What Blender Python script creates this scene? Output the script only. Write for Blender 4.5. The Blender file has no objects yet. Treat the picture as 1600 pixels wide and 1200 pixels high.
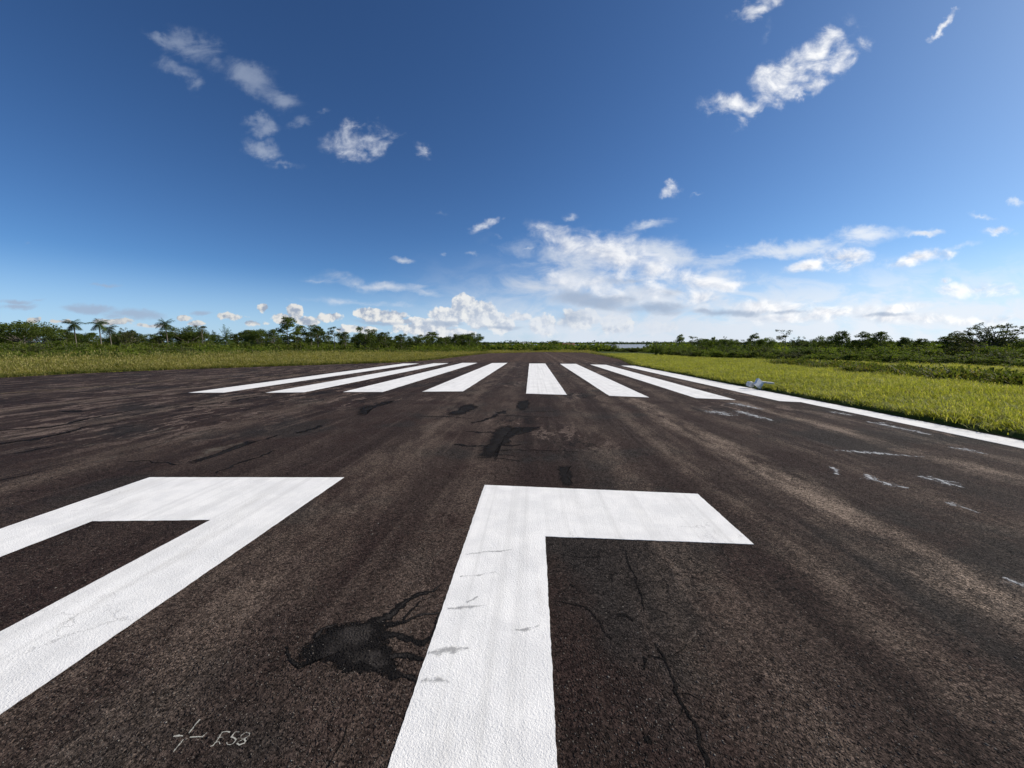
import bpy, math, random
import numpy as np
from mathutils import Vector
R = math.radians
rng = np.random.default_rng(7)
random.seed(7)
sc = bpy.context.scene
COL = sc.collection

# ------------------------------------------------------------------ camera
F = 601.0                      # focal length in pixels of the 1600 px wide photograph
HOR = 535.0                    # row of the level horizon
PITCH = math.atan((600 - HOR) / F)
YAW = R(3.19)                  # camera looks slightly to the left of the runway axis (+Y)
CAMH = 1.65
SLOPE = -0.0097                # the runway falls away gently ahead of the camera
cam = bpy.data.cameras.new('camera')
cam.sensor_width = 36.0
cam.lens = 36.0 * F / 1600.0
cam.clip_start = 0.05
cam.clip_end = 30000
co = bpy.data.objects.new('camera', cam)
COL.objects.link(co)
co.location = (0, 0, CAMH)
co.rotation_euler = (math.pi / 2 - PITCH, 0, YAW)
sc.camera = co

# ------------------------------------------------------------------ sun, sky, exposure
SUN_AZ, SUN_EL = 72.0, 33.0    # azimuth clockwise from +Y
sd = Vector((math.sin(R(SUN_AZ)) * math.cos(R(SUN_EL)), math.cos(R(SUN_AZ)) * math.cos(R(SUN_EL)), math.sin(R(SUN_EL))))
sl = bpy.data.lights.new('sun', 'SUN')
sl.energy = 5.0
sl.angle = R(0.53)
sl.color = (1.0, 0.93, 0.82)
so = bpy.data.objects.new('sun', sl)
so.rotation_euler = sd.to_track_quat('Z', 'Y').to_euler()
COL.objects.link(so)
sc.view_settings.view_transform = 'Standard'
sc.view_settings.look = 'None'
sc.view_settings.exposure = 0.18
sc.view_settings.gamma = 1.0
sc.view_settings.use_curve_mapping = False
sc.cycles.max_bounces = 6
sc.cycles.diffuse_bounces = 2
sc.cycles.glossy_bounces = 2
sc.cycles.transmission_bounces = 3
sc.cycles.transparent_max_bounces = 12
sc.cycles.volume_bounces = 0
sc.cycles.use_fast_gi = False

def ray(px, py):
    """world direction of a photograph pixel"""
    x, y, z = (px - 800) / F, 1.0, -(py - 600) / F
    cp, sp = math.cos(PITCH), math.sin(PITCH)
    y, z = y * cp + z * sp, -y * sp + z * cp
    c, s = math.cos(YAW), math.sin(YAW)
    return np.array((x * c - y * s, x * s + y * c, z))

def gp(px, py):
    """point of the (sloping) runway plane z = SLOPE*y seen at a pixel"""
    d = ray(px, py)
    t = -CAMH / (d[2] - SLOPE * d[1])
    return (float(d[0] * t), float(d[1] * t))

# ---- node helpers
class NT:
    def __init__(s, tree): s.t = tree; s.n = tree.nodes; s.l = tree.links
    def new(s, typ, **kw):
        nd = s.n.new(typ)
        for k, v in kw.items(): setattr(nd, k, v)
        return nd
    def put(s, sock, v):
        if isinstance(v, bpy.types.NodeSocket): s.l.new(v, sock)
        elif v is not None: sock.default_value = v
    def math(s, op, a, b=None, c=None, clamp=False):
        nd = s.new('ShaderNodeMath', operation=op, use_clamp=clamp)
        s.put(nd.inputs[0], a); s.put(nd.inputs[1], b)
        if c is not None: s.put(nd.inputs[2], c)
        return nd.outputs[0]
    def vmath(s, op, a, b=None, scale=None):
        nd = s.new('ShaderNodeVectorMath', operation=op)
        s.put(nd.inputs[0], a)
        if b is not None: s.put(nd.inputs[1], b)
        if scale is not None: s.put(nd.inputs[3], scale)
        return nd.outputs[1] if op in ('LENGTH', 'DOT_PRODUCT') else nd.outputs[0]
    def ramp(s, v, a, b, lo=0.0, hi=1.0, smooth=True):
        nd = s.new('ShaderNodeMapRange', interpolation_type='SMOOTHSTEP' if smooth else 'LINEAR')
        s.put(nd.inputs[0], v); s.put(nd.inputs[1], a); s.put(nd.inputs[2], b); s.put(nd.inputs[3], lo); s.put(nd.inputs[4], hi)
        return nd.outputs[0]
    def mix(s, f, a, b, blend='MIX'):
        nd = s.new('ShaderNodeMix', data_type='RGBA', blend_type=blend)
        s.put(nd.inputs[0], f)
        for i, v in ((6, a), (7, b)):
            if isinstance(v, tuple) and len(v) == 3: v = v + (1.0,)
            s.put(nd.inputs[i], v)
        return nd.outputs[2]
    def noise(s, vec, scale, detail=3, rough=0.5, dist=0.0, out=0):
        nd = s.new('ShaderNodeTexNoise')
        s.put(nd.inputs['Vector'], vec)
        nd.inputs['Scale'].default_value = scale; nd.inputs['Detail'].default_value = detail
        nd.inputs['Roughness'].default_value = rough; nd.inputs['Distortion'].default_value = dist
        return nd.outputs[out]
    def scale(s, vec, sx, sy, sz=1.0):
        return s.vmath('MULTIPLY', vec, (sx, sy, sz))

# ------------------------------------------------------------------ world: sky with clouds
def build_world():
    w = bpy.data.worlds.new('World'); sc.world = w; w.use_nodes = True
    w.cycles.sampling_method = 'MANUAL'; w.cycles.sample_map_resolution = 512
    t = NT(w.node_tree)
    for n in list(t.n): t.n.remove(n)
    sky = t.new('ShaderNodeTexSky', sky_type='NISHITA')
    sky.sun_disc = False
    sky.sun_elevation = R(SUN_EL); sky.sun_rotation = R(SUN_AZ)
    sky.altitude = 60; sky.air_density = 0.6; sky.dust_density = 0.45; sky.ozone_density = 6.0
    tc = t.new('ShaderNodeTexCoord').outputs['Generated']
    # heading frame: the clouds are laid out by bearing and slope of the line of sight
    rot = t.new('ShaderNodeVectorRotate', rotation_type='Z_AXIS'); t.put(rot.inputs['Vector'], tc); rot.inputs['Angle'].default_value = -YAW
    sep = t.new('ShaderNodeSeparateXYZ'); t.put(sep.inputs[0], rot.outputs[0])
    X, Y, Z = sep.outputs
    yc = t.math('MAXIMUM', Y, 0.12)
    u = t.math('DIVIDE', X, yc); v = t.math('DIVIDE', Z, yc)
    front = t.ramp(Y, 0.2, 0.4)
    cb = t.new('ShaderNodeCombineXYZ'); t.put(cb.inputs[0], u); t.put(cb.inputs[1], v)
    P = cb.outputs[0]
    # ragged edges: warp the lookup at two sizes
    w1 = t.noise(P, 9, 5, 0.6, out=1)
    w2 = t.noise(P, 45, 4, 0.6, out=1)
    k1 = t.vmath('SCALE', t.vmath('SUBTRACT', w1, (0.5, 0.5, 0.5)), scale=0.10)
    k2 = t.vmath('SCALE', t.vmath('SUBTRACT', w2, (0.5, 0.5, 0.5)), scale=0.025)
    # less warp close to the horizon, where the clouds are far off
    far = t.ramp(v, 0.02, 0.45, 0.22, 1.0, smooth=False)
    PW = t.vmath('ADD', P, t.vmath('SCALE', t.vmath('ADD', k1, k2), scale=far))
    ZP = t.vmath('MULTIPLY', PW, (1, 1, 0))

    def uv(px, py):
        d = ray(px, py); c, s = math.cos(-YAW), math.sin(-YAW)
        x, y = d[0] * c - d[1] * s, d[0] * s + d[1] * c
        return np.array((x / y, d[2] / y))
    def field(blobs, kx=1.12, ky=1.15):
        acc = None
        for b in blobs:
            px, py, rx, ry = b[:4]
            ang = b[4] if len(b) > 4 else 0.0       # degrees, positive = right end lower in the picture
            st = b[5] if len(b) > 5 else 1.0
            c = uv(px, py)
            a = R(ang)
            e1 = uv(px + math.cos(a) * 2, py + math.sin(a) * 2) - c
            e2 = uv(px - math.sin(a) * 2, py + math.cos(a) * 2) - c
            gr = t.new('ShaderNodeTexGradient', gradient_type='SPHERICAL')      # 1 at the centre, 0 at the rim of the ellipse
            t.put(gr.inputs['Vector'], ZP)
            tm = gr.texture_mapping; tm.vector_type = 'TEXTURE'
            tm.translation = (c[0], c[1], 0); tm.rotation = (0, 0, math.atan2(e1[1], e1[0])); tm.scale = (np.hypot(*e1) / 2 * rx * kx, np.hypot(*e2) / 2 * ry * ky, 1)
            val = gr.outputs['Fac']
            if st != 1.0: val = t.math('MULTIPLY', val, st)
            acc = val if acc is None else t.math('MAXIMUM', acc, val)
        return acc
    WISP = [(300, 76, 66, 30, 14), (250, 62, 34, 12, 25, .8), (270, 104, 46, 18, 20, .75), (330, 98, 34, 18, 20, .6), (395, 128, 74, 34, 26), (440, 156, 50, 26, 22, .9), (408, 200, 34, 17, 0, .9),
            (470, 193, 30, 18, -20, .8), (412, 232, 34, 18, 10, .9), (440, 252, 40, 9, 0, .6), (300, 135, 18, 18, 0, .6), (505, 182, 20, 6, 10, .5), (690, 330, 26, 6, 8, .25),
            (600, 448, 120, 11, 5, 1), (556, 442, 62, 17, 10, .8), (665, 458, 60, 9, 8, .8), (560, 472, 210, 8, 3, .55), (500, 440, 40, 4, 0, .4),
            (1235, 388, 190, 20, -5, 1), (1350, 366, 80, 18, -6, 1), (1120, 402, 90, 18, 4, .7), (1535, 335, 34, 5, 5, .5), (1585, 311, 16, 8, 0, .8), (1440, 362, 40, 9, -4, .9),
            (1090, 305, 14, 4, -10, .5), (1500, 387, 44, 8, -10, .6), (825, 387, 26, 6, -15, .7), (1010, 356, 50, 14, -12, .8), (1205, 45, 30, 9, -55, .4), (1350, 48, 25, 10, -50, .35),
            (738, 395, 15, 8, 25, .8), (693, 397, 12, 6, 10, .6), (632, 406, 28, 8, 6, 1), (780, 374, 12, 9, 0, .7), (895, 332, 18, 10, -10, .9),
            (860, 450, 130, 34, 4, 1), (800, 470, 90, 20, 6, .6), (990, 475, 230, 30, 0, .9), (1280, 500, 330, 34, -1, .9), (1480, 512, 260, 26, -1, .9), (1000, 515, 330, 22, 0, .6),
            (1140, 490, 120, 70, 0, 1), (930, 420, 190, 60, 12, .9), (1010, 470, 260, 60, 0, 1), (900, 505, 300, 40, 0, .8), (1300, 490, 380, 50, -2, 1), (1110, 440, 110, 30, -6, 1), (1050, 400, 120, 30, 10, .9), (1240, 480, 170, 26, -3, 1), (1440, 492, 190, 24, -1, 1), (760, 525, 400, 12, 0, .3), (200, 510, 260, 10, 0, .35), (1250, 515, 560, 46, -2, .85), (1560, 500, 300, 40, 0, .9)]
    PUFF = [(565, 220, 68, 27, -6, .7), (550, 238, 40, 18, 0, .6), (660, 234, 20, 12, 10, .5), (1188, 12, 60, 20, -24, .8), (1160, 22, 30, 10, -10, .5), (1275, 85, 90, 34, -38, .9),
            (1322, 92, 50, 28, -40, .9), (1228, 122, 70, 36, -25, 1), (1145, 166, 55, 28, 5, .9), (1180, 172, 55, 15, -38, .8), (1255, 135, 45, 18, -5, .8), (1472, 40, 38, 9, -28, 1), (1050, 300, 20, 13, 0, .8),
            (765, 349, 36, 11, -20, .7), (1312, 404, 64, 17, -3, 1), (1262, 413, 44, 13, -10, 1), (1432, 404, 70, 15, -4, 1), (1555, 360, 36, 10, -5, 1), (1442, 364, 30, 8, -3, .8),
            (1528, 453, 76, 17, 0, 1), (1478, 438, 14, 6, 0, .7), (890, 378, 80, 30, 18, .85), (960, 400, 130, 42, 12, .9), (1040, 425, 120, 34, 8, .85), (930, 440, 120, 36, 0, .7), (1100, 440, 90, 22, -8, .8),
            (1140, 446, 50, 13, -3, .9), (1000, 460, 150, 26, 0, .7), (1190, 478, 110, 15, -2, .95), (1290, 488, 130, 13, -2, .8), (1410, 480, 52, 10, -8, .9), (1240, 497, 140, 12, -2, .8),
            (1420, 498, 150, 12, 0, .8), (1530, 502, 130, 12, 2, .8), (1095, 468, 34, 28, 30, .8)]
    CUM = [(724, 476, 27, 22), (748, 492, 38, 27), (700, 492, 46, 20, 0, .85), (782, 505, 30, 22, 0, .85), (664, 512, 70, 16, 0, .8), (578, 490, 30, 15), (604, 492, 42, 13), (640, 500, 60, 8, 0, .6),
           (461, 486, 18, 15), (444, 497, 28, 12, 0, .9), (482, 501, 26, 9), (411, 480, 12, 10, 0, .9), (360, 496, 40, 8, 0, .5), (392, 504, 34, 8, 0, .5), (53, 498, 16, 8, 0, .6), (95, 504, 30, 5, 0, .5),
           (176, 502, 50, 8, 0, .8), (286, 496, 20, 7, 0, .7), (308, 504, 22, 7, 0, .7), (516, 495, 30, 11, 0, .7), (700, 522, 70, 13, 0, .8), (848, 508, 40, 30, 0, .6), (908, 500, 50, 26, 0, .7), (962, 505, 45, 30, 0, .6),
           (240, 508, 40, 5, 0, .6), (560, 515, 60, 10, 0, .6), (810, 495, 40, 12, 0, .5), (1030, 512, 60, 18, 0, .4)]
    GREY = [(150, 484, 60, 10, 2, .9), (205, 491, 70, 10, 2, .9), (22, 470, 40, 6, 0, .9), (22, 478, 46, 7, -3, .9), (165, 445, 34, 5, 3, .6), (35, 383, 16, 4, 0, .3), (60, 467, 22, 4, 0, .5), (312, 489, 22, 4, 0, .7),
            (930, 470, 90, 16, 4, .9), (1020, 482, 80, 12, 3, .8), (1130, 490, 80, 8, 0, .8), (980, 440, 50, 9, 5, .5), (890, 497, 40, 16, 0, .7), (690, 505, 40, 6, 0, .8), (1060, 458, 40, 10, 5, .5), (600, 503, 60, 6, 0, .8), (780, 512, 50, 6, 0, .7),
            (1240, 485, 90, 6, -3, .6), (1380, 492, 60, 5, -3, .5)]
    # structure noise: streaky for wisps, billowed for puffs
    n_w = t.noise(t.scale(P, 1.0, 2.2), 9, 9, 0.60, 0.5)
    NP = t.scale(P, 1.0, 1.5)
    n_p = t.noise(NP, 13, 8, 0.60, 0.4)
    n_p2 = t.noise(t.vmath('ADD', NP, (0.016, 0.014, 0)), 13, 8, 0.60, 0.4)
    n_c = t.noise(P, 34, 7, 0.58, 0.0)
    n_c2 = t.noise(t.vmath('ADD', P, (0.009, 0.009, 0)), 34, 7, 0.58, 0.0)
    fw = field(WISP); fp = field(PUFF); fc = field(CUM, .95, .98); fg = field(GREY)
    inw = t.math('ADD', t.math('MULTIPLY', fw, 1.4), t.math('MULTIPLY_ADD', n_w, 3.2, -1.75))
    aw = t.math('MULTIPLY', t.ramp(inw, -0.1, 1.5), t.ramp(fw, 0.0, 0.55, 0, .9))
    aw = t.math('MULTIPLY', aw, t.ramp(v, 0.34, 0.55, 1.0, 0.52))
    inp = t.math('ADD', t.math('MULTIPLY', fp, 1.9), t.math('MULTIPLY_ADD', n_p, 4.2, -2.35))
    ap = t.math('MULTIPLY', t.ramp(inp, -0.2, 1.75), t.ramp(fp, 0.0, 0.35))
    inc = t.math('ADD', t.math('MULTIPLY', fc, 3.2), t.math('MULTIPLY_ADD', n_c, 3.0, -1.75))
    ac = t.math('MULTIPLY', t.ramp(inc, 0.25, 0.75), t.ramp(fc, 0.0, 0.10))
    veil = t.math('MULTIPLY', t.math('MULTIPLY', t.ramp(v, 0.27, 0.06), t.ramp(u, -0.45, 0.25)), t.ramp(t.math('MULTIPLY_ADD', v, -0.9, n_w), 0.26, 0.52, 0.35, .92))
    aw = t.math('MAXIMUM', aw, veil)
    ing = t.math('ADD', t.math('MULTIPLY', fg, 1.8), t.math('MULTIPLY_ADD', n_w, 2.4, -1.35))
    ag = t.math('MULTIPLY', t.ramp(ing, 0.0, 1.1), t.ramp(fg, 0.0, 0.3, 0, .8))
    # how much the light comes through: brighter toward the sun's side
    sunside = t.ramp(u, -1.3, 0.9, 0.0, 1.0, smooth=False)
    low = t.ramp(v, 0.0, 0.45, 1.0, 0.0)
    s1 = t.math('MAXIMUM', sunside, t.math('MULTIPLY', low, 0.8))
    wcol = t.mix(s1, (0.25, 0.31, 0.43), (0.74, 0.79, 0.86))
    emb = t.math('MULTIPLY_ADD', t.math('SUBTRACT', n_p, n_p2), 2.6, 0.72, clamp=True)
    pcol = t.mix(t.math('MULTIPLY', emb, t.math('MULTIPLY_ADD', s1, 0.95, 0.05, clamp=True)), (0.38, 0.44, 0.57), (0.95, 0.95, 0.95))
    embc = t.math('MULTIPLY_ADD', t.math('SUBTRACT', n_c, n_c2), 4.0, 0.50, clamp=True)
    embc = t.math('SUBTRACT', embc, t.ramp(inc, 1.2, 3.0, 0.0, 0.45), clamp=True)
    embc = t.math('MULTIPLY_ADD', embc, 1.15, 0.12, clamp=True)
    ccol = t.mix(embc, (0.30, 0.37, 0.50), (0.84, 0.83, 0.80))
    gcol = t.mix(low, (0.24, 0.31, 0.46), (0.32, 0.40, 0.53))
    ccol = t.mix(1.0, ccol, t.ramp(u, -1.3, -0.15, .62, .97, smooth=False), 'MULTIPLY')
    # elsewhere in the sky: scattered broken cloud seen in plan
    zc = t.math('MAXIMUM', Z, 0.03)
    pl = t.new('ShaderNodeCombineXYZ'); t.put(pl.inputs[0], t.math('DIVIDE', X, zc)); t.put(pl.inputs[1], t.math('DIVIDE', Y, zc))
    n_o = t.noise(pl.outputs[0], 1.1, 7, 0.6)
    ao = t.math('MULTIPLY', t.ramp(n_o, 0.58, 0.72), t.math('SUBTRACT', 1.0, front))
    ao = t.math('MULTIPLY', ao, t.ramp(Z, 0.03, 0.15))
    STR = 0.115
    gm = t.new('ShaderNodeGamma'); t.put(gm.inputs[0], t.vmath('SCALE', sky.outputs[0], scale=STR)); gm.inputs[1].default_value = 1.24
    base = t.vmath('MULTIPLY', gm.outputs[0], (1.20, 1.36, 1.34))
    base = t.vmath('DIVIDE', base, t.vmath('ADD', t.vmath('SCALE', base, scale=.34), (1, 1, 1)))
    c = t.mix(t.ramp(Z, -0.01, 0.17, .62, 0.0), base, (0.46, 0.62, 0.79))
    c = t.mix(t.math('MULTIPLY', t.math('MULTIPLY', ac, front), 0.95), c, ccol)
    c = t.mix(t.math('MULTIPLY', aw, front), c, wcol)
    c = t.mix(t.math('MULTIPLY', ap, front), c, pcol)
    c = t.mix(t.math('MULTIPLY', ag, front), c, gcol)
    c = t.mix(ao, c, (0.75, 0.8, 0.88))
    bg = t.new('ShaderNodeBackground'); t.put(bg.inputs[0], c); bg.inputs[1].default_value = 1.0
    out = t.new('ShaderNodeOutputWorld'); t.l.new(bg.outputs[0], out.inputs[0])
build_world()

# ------------------------------------------------------------------ object helpers
def tag(o, label=None, cat=None, group=None, kind=None):
    if label: o['label'] = label
    if cat: o['category'] = cat
    if group: o['group'] = group
    if kind: o['kind'] = kind
    return o

def mesh_np(name, verts, faces, mat, nside=4, smooth=False, uvcol=None):
    """verts (n,3), faces (m,k) arrays -> mesh"""
    verts = np.asarray(verts, np.float32); faces = np.asarray(faces, np.int32)
    me = bpy.data.meshes.new(name)
    me.vertices.add(len(verts)); me.vertices.foreach_set('co', verts.ravel())
    m, k = faces.shape
    me.loops.add(m * k); me.loops.foreach_set('vertex_index', faces.ravel())
    me.polygons.add(m); me.polygons.foreach_set('loop_start', np.arange(0, m * k, k, dtype=np.int32))
    me.update(calc_edges=True)
    if smooth: me.polygons.foreach_set('use_smooth', np.ones(m, bool))
    if mat: me.materials.append(mat)
    return me

def link(name, me, parent=None):
    o = bpy.data.objects.new(name, me); COL.objects.link(o)
    if parent: o.parent = parent
    return o

def empty(name, loc):
    o = bpy.data.objects.new(name, None); o.empty_display_size = 0.2
    COL.objects.link(o); o.location = loc
    return o

def zroad(y): return SLOPE * y
def zg(x, y):
    """height of the ground"""
    x = np.asarray(x, float); y = np.asarray(y, float)
    yy = np.clip(y, -60, 110)
    z = SLOPE * yy
    s = np.clip((y - 110) / 430, 0, 1); s = s * s * (3 - 2 * s)
    return z - 6.4 * s - 0.05

# ------------------------------------------------------------------ materials
def new_mat(name):
    m = bpy.data.materials.new(name); m.use_nodes = True
    t = NT(m.node_tree)
    for n in list(t.n): t.n.remove(n)
    out = t.new('ShaderNodeOutputMaterial')
    return m, t, out

def principled(t, out, col, rough, bump=None, spec=0.5, **kw):
    b = t.new('ShaderNodeBsdfPrincipled')
    if isinstance(col, tuple) and len(col) == 3: col = col + (1,)
    t.put(b.inputs['Base Color'], col); t.put(b.inputs['Roughness'], rough)
    b.inputs['Specular IOR Level'].default_value = spec
    if bump is not None: t.l.new(bump, b.inputs['Normal'])
    t.l.new(b.outputs[0], out.inputs[0])
    return b

def bump(t, h, dist, strength=1.0, normal=None):
    b = t.new('ShaderNodeBump'); t.put(b.inputs['Height'], h)
    b.inputs['Distance'].default_value = dist; b.inputs['Strength'].default_value = strength
    if normal is not None: t.l.new(normal, b.inputs['Normal'])
    return b.outputs[0]

def agg_heights(t, O):
    """aggregate relief shared by the bare asphalt and the paint on it"""
    wob = t.vmath('ADD', O, t.vmath('SCALE', t.vmath('SUBTRACT', t.noise(O, 60, 2, out=1), (.5, .5, .5)), scale=0.012))
    v = t.new('ShaderNodeTexVoronoi', feature='F1'); t.put(v.inputs['Vector'], wob); v.inputs['Scale'].default_value = 75
    v2 = t.new('ShaderNodeTexVoronoi', feature='F1'); t.put(v2.inputs['Vector'], wob); v2.inputs['Scale'].default_value = 190
    return v, v2

def asphalt_material(near):
    m, t, out = new_mat('asphalt')
    O = t.new('ShaderNodeTexCoord').outputs['Object']
    sx = t.new('ShaderNodeSeparateXYZ'); t.put(sx.inputs[0], O); X, Y = sx.outputs[0], sx.outputs[1]
    v, v2 = agg_heights(t, O)
    streak = t.noise(t.scale(O, 1.3, 0.06), 1.0, 6, 0.65)
    streak2 = t.noise(t.scale(O, 5.0, 0.20), 1.0, 6, 0.68)
    blotch = t.noise(O, 0.8, 8, 0.66)
    fine = t.noise(O, 18, 5, 0.75)
    grit = t.noise(O, 95, 4, 0.75)
    c = t.mix(t.ramp(streak, 0.36, 0.64), (0.022, 0.0165, 0.0145), (0.050, 0.040, 0.035))
    c = t.mix(t.ramp(blotch, 0.44, 0.60, 0, .75), c, (0.028, 0.0195, 0.0175))
    c = t.mix(t.ramp(t.noise(t.vmath('ADD', O, (31, 7, 0)), 0.45, 6, 0.6), 0.52, 0.62, 0, .7), c, (0.024, 0.024, 0.023))
    c = t.mix(t.ramp(streak2, 0.52, 0.68, 0, .5), c, (0.078, 0.064, 0.054))
    # wheel lanes polished pale and dusty along the runway axis
    wig = t.math('MULTIPLY_ADD', t.noise(t.scale(O, 0.3, 0.25), 1.0, 3), 0.5, -0.25)
    wig = t.math('ADD', wig, t.math('MULTIPLY_ADD', t.noise(O, 2.5, 5, .7), .5, -.25))
    Xw = t.math('ADD', X, wig)
    tot = None
    for cx, wd, am in ((3.05, .30, 1.15), (2.15, .22, .5), (6.05, .22, 1.0), (4.4, .3, .4), (-0.75, .4, .22), (-2.0, .5, .42), (7.0, .25, .5), (1.15, .35, .3), (-6.3, .4, .35), (-9.5, .4, .6), (-13.5, .5, .6), (-17.5, .5, .5)):
        d = t.math('DIVIDE', t.math('ABSOLUTE', t.math('SUBTRACT', Xw, cx)), wd)
        g = t.ramp(d, 0.0, 1.7, am, 0.0)
        tot = g if tot is None else t.math('MAXIMUM', tot, g)
    patch = t.noise(t.scale(O, 1.7, 0.5), 1.6, 8, 0.74)
    dust = t.math('MULTIPLY', tot, t.ramp(t.math('ADD', patch, t.math('MULTIPLY_ADD', grit, .5, -.25)), 0.38, 0.66))
    c = t.mix(t.math('MULTIPLY', dust, 0.95), c, (0.185, 0.158, 0.128))
    # broken, ravelled surface: long dark and pale flakes running with the runway
    rv = t.vmath('ADD', O, t.vmath('SCALE', t.noise(O, 0.9, 4, .6, out=1), scale=1.1))
    rav = t.noise(t.scale(rv, 1.9, 0.36), 1.7, 9, 0.72)
    where = t.math('MAXIMUM', t.ramp(X, -4.0, -8.0), t.ramp(t.noise(O, 0.22, 2), 0.50, 0.62))
    where = t.math('MULTIPLY', where, t.ramp(Y, 4.5, 7.0))
    c = t.mix(t.math('MULTIPLY', t.ramp(rav, 0.54, 0.575), t.math('MULTIPLY', where, .85)), c, (0.135, 0.112, 0.096))
    c = t.mix(t.math('MULTIPLY', t.ramp(rav, 0.44, 0.415), t.math('MULTIPLY', where, .9)), c, (0.010, 0.009, 0.009))
    # alligator patches in the middle distance
    al = t.new('ShaderNodeTexVoronoi', feature='DISTANCE_TO_EDGE'); al.inputs['Scale'].default_value = 3.0
    t.put(al.inputs['Vector'], t.vmath('ADD', t.scale(O, 1.0, 0.7), t.vmath('SCALE', t.noise(O, 4, 5, .6, out=1), scale=.3)))
    alm = t.math('MULTIPLY', t.ramp(al.outputs['Distance'], 0.0, 0.03, 1, 0), t.ramp(t.noise(t.vmath('ADD', O, (3, 50, 0)), .5, 4), .53, .62))
    c = t.mix(t.math('MULTIPLY', alm, .7), c, (0.010, 0.009, 0.008))
    # the strip beyond the stripes is browner
    c = t.mix(t.math('MULTIPLY', t.math('MULTIPLY', t.ramp(Y, 37.0, 44.0), t.ramp(streak2, .35, .65, .3, 1)), 0.6), c, (0.070, 0.046, 0.032))
    c = t.mix(1.0, c, (1.14, 1.015, .965), 'MULTIPLY')
    # stone by stone colour
    hsv = t.new('ShaderNodeSeparateColor'); t.put(hsv.inputs[0], v.outputs['Color'])
    stone = t.ramp(hsv.outputs[0], 0.0, 1.0, 0.35, 1.7, smooth=False)
    c = t.mix(1.0, c, stone, 'MULTIPLY')
    rare = t.math('MULTIPLY', t.ramp(hsv.outputs[1], 0.90, 0.97), t.ramp(v.outputs['Distance'], 0.42, 0.25))
    c = t.mix(t.math('MULTIPLY', rare, .6), c, (0.16, 0.142, 0.12))
    c = t.mix(1.0, c, t.ramp(fine, 0.3, 0.7, .82, 1.18), 'MULTIPLY')
    c = t.mix(1.0, c, t.ramp(grit, 0.32, 0.68, .5, 1.5), 'MULTIPLY')
    # relief
    h1 = t.ramp(v.outputs['Distance'], 0.05, 0.62, 1.0, 0.0)
    sel = t.ramp(hsv.outputs[2], 0.25, 0.7)
    h1 = t.math('MULTIPLY', h1, sel)
    h2 = t.math('MULTIPLY', v2.outputs['Distance'], -0.35)
    h = t.math('ADD', h1, h2)
    h = t.math('ADD', h, t.math('MULTIPLY', grit, 1.1))
    b1 = bump(t, h, 0.0095, 1.0)
    b2 = bump(t, t.math('SUBTRACT', t.noise(O, 2.2, 7, 0.65), t.math('MULTIPLY', alm, .15)), 0.045, 0.7, b1)
    principled(t, out, c, t.ramp(streak, .3, .7, .8, .92), b2, 0.06)
    return m
M_ASPH = asphalt_material(True)

def paint_material():
    m, t, out = new_mat('white_paint')
    O = t.new('ShaderNodeTexCoord').outputs['Object']
    v, v2 = agg_heights(t, O)
    grit = t.noise(O, 130, 4, 0.75)
    c = t.mix(t.ramp(t.noise(O, 3.0, 7, 0.68), 0.35, 0.65), (0.75, 0.74, 0.72), (0.86, 0.845, 0.815))
    st = t.noise(t.scale(O, 11.0, 0.10), 1.0, 6, 0.62)
    c = t.mix(t.ramp(st, 0.46, 0.70, 0, .5), c, (0.60, 0.59, 0.565))
    c = t.mix(t.ramp(t.noise(t.scale(O, 3.0, 0.6), 1.0, 9, 0.72), 0.52, 0.72, 0, .45), c, (0.56, 0.54, 0.50))
    # rubber dragged over it by landing wheels, and thin places where the asphalt shows between the stones
    thin = t.math('ADD', t.noise(t.scale(O, 1.2, 0.5), 1.0, 8, 0.72), t.math('MULTIPLY_ADD', grit, .9, -.45))
    c = t.mix(t.ramp(thin, 0.66, 0.78, 0, .55), c, (0.16, 0.15, 0.14))
    cr = t.new('ShaderNodeTexVoronoi', feature='DISTANCE_TO_EDGE'); cr.inputs['Scale'].default_value = 1.9
    t.put(cr.inputs['Vector'], t.vmath('ADD', O, t.vmath('SCALE', t.noise(O, 6, 6, .65, out=1), scale=.3)))
    crk = t.math('MULTIPLY', t.ramp(cr.outputs['Distance'], 0.0, 0.010, 1, 0), t.ramp(t.noise(O, .9, 5, .6), .52, .66))
    c = t.mix(t.math('MULTIPLY', crk, .45), c, (0.25, 0.24, 0.23))
    pore = t.math('MULTIPLY', t.ramp(grit, 0.33, 0.22), 0.7)
    c = t.mix(pore, c, (0.26, 0.25, 0.24))
    h1 = t.ramp(v.outputs['Distance'], 0.05, 0.7, 1.0, 0.0)
    h = t.math('ADD', t.math('MULTIPLY', h1, .5), t.math('MULTIPLY', grit, 1.3))
    h = t.math('ADD', h, t.math('MULTIPLY', v2.outputs['Distance'], -0.7))
    b1 = bump(t, h, 0.0018, 1.0)
    b2 = bump(t, t.math('SUBTRACT', t.noise(O, 2.2, 6, 0.6), t.math('MULTIPLY', crk, .2)), 0.012, 0.5, b1)
    principled(t, out, c, 0.8, b2, 0.1)
    return m
M_PAINT = paint_material()

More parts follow.
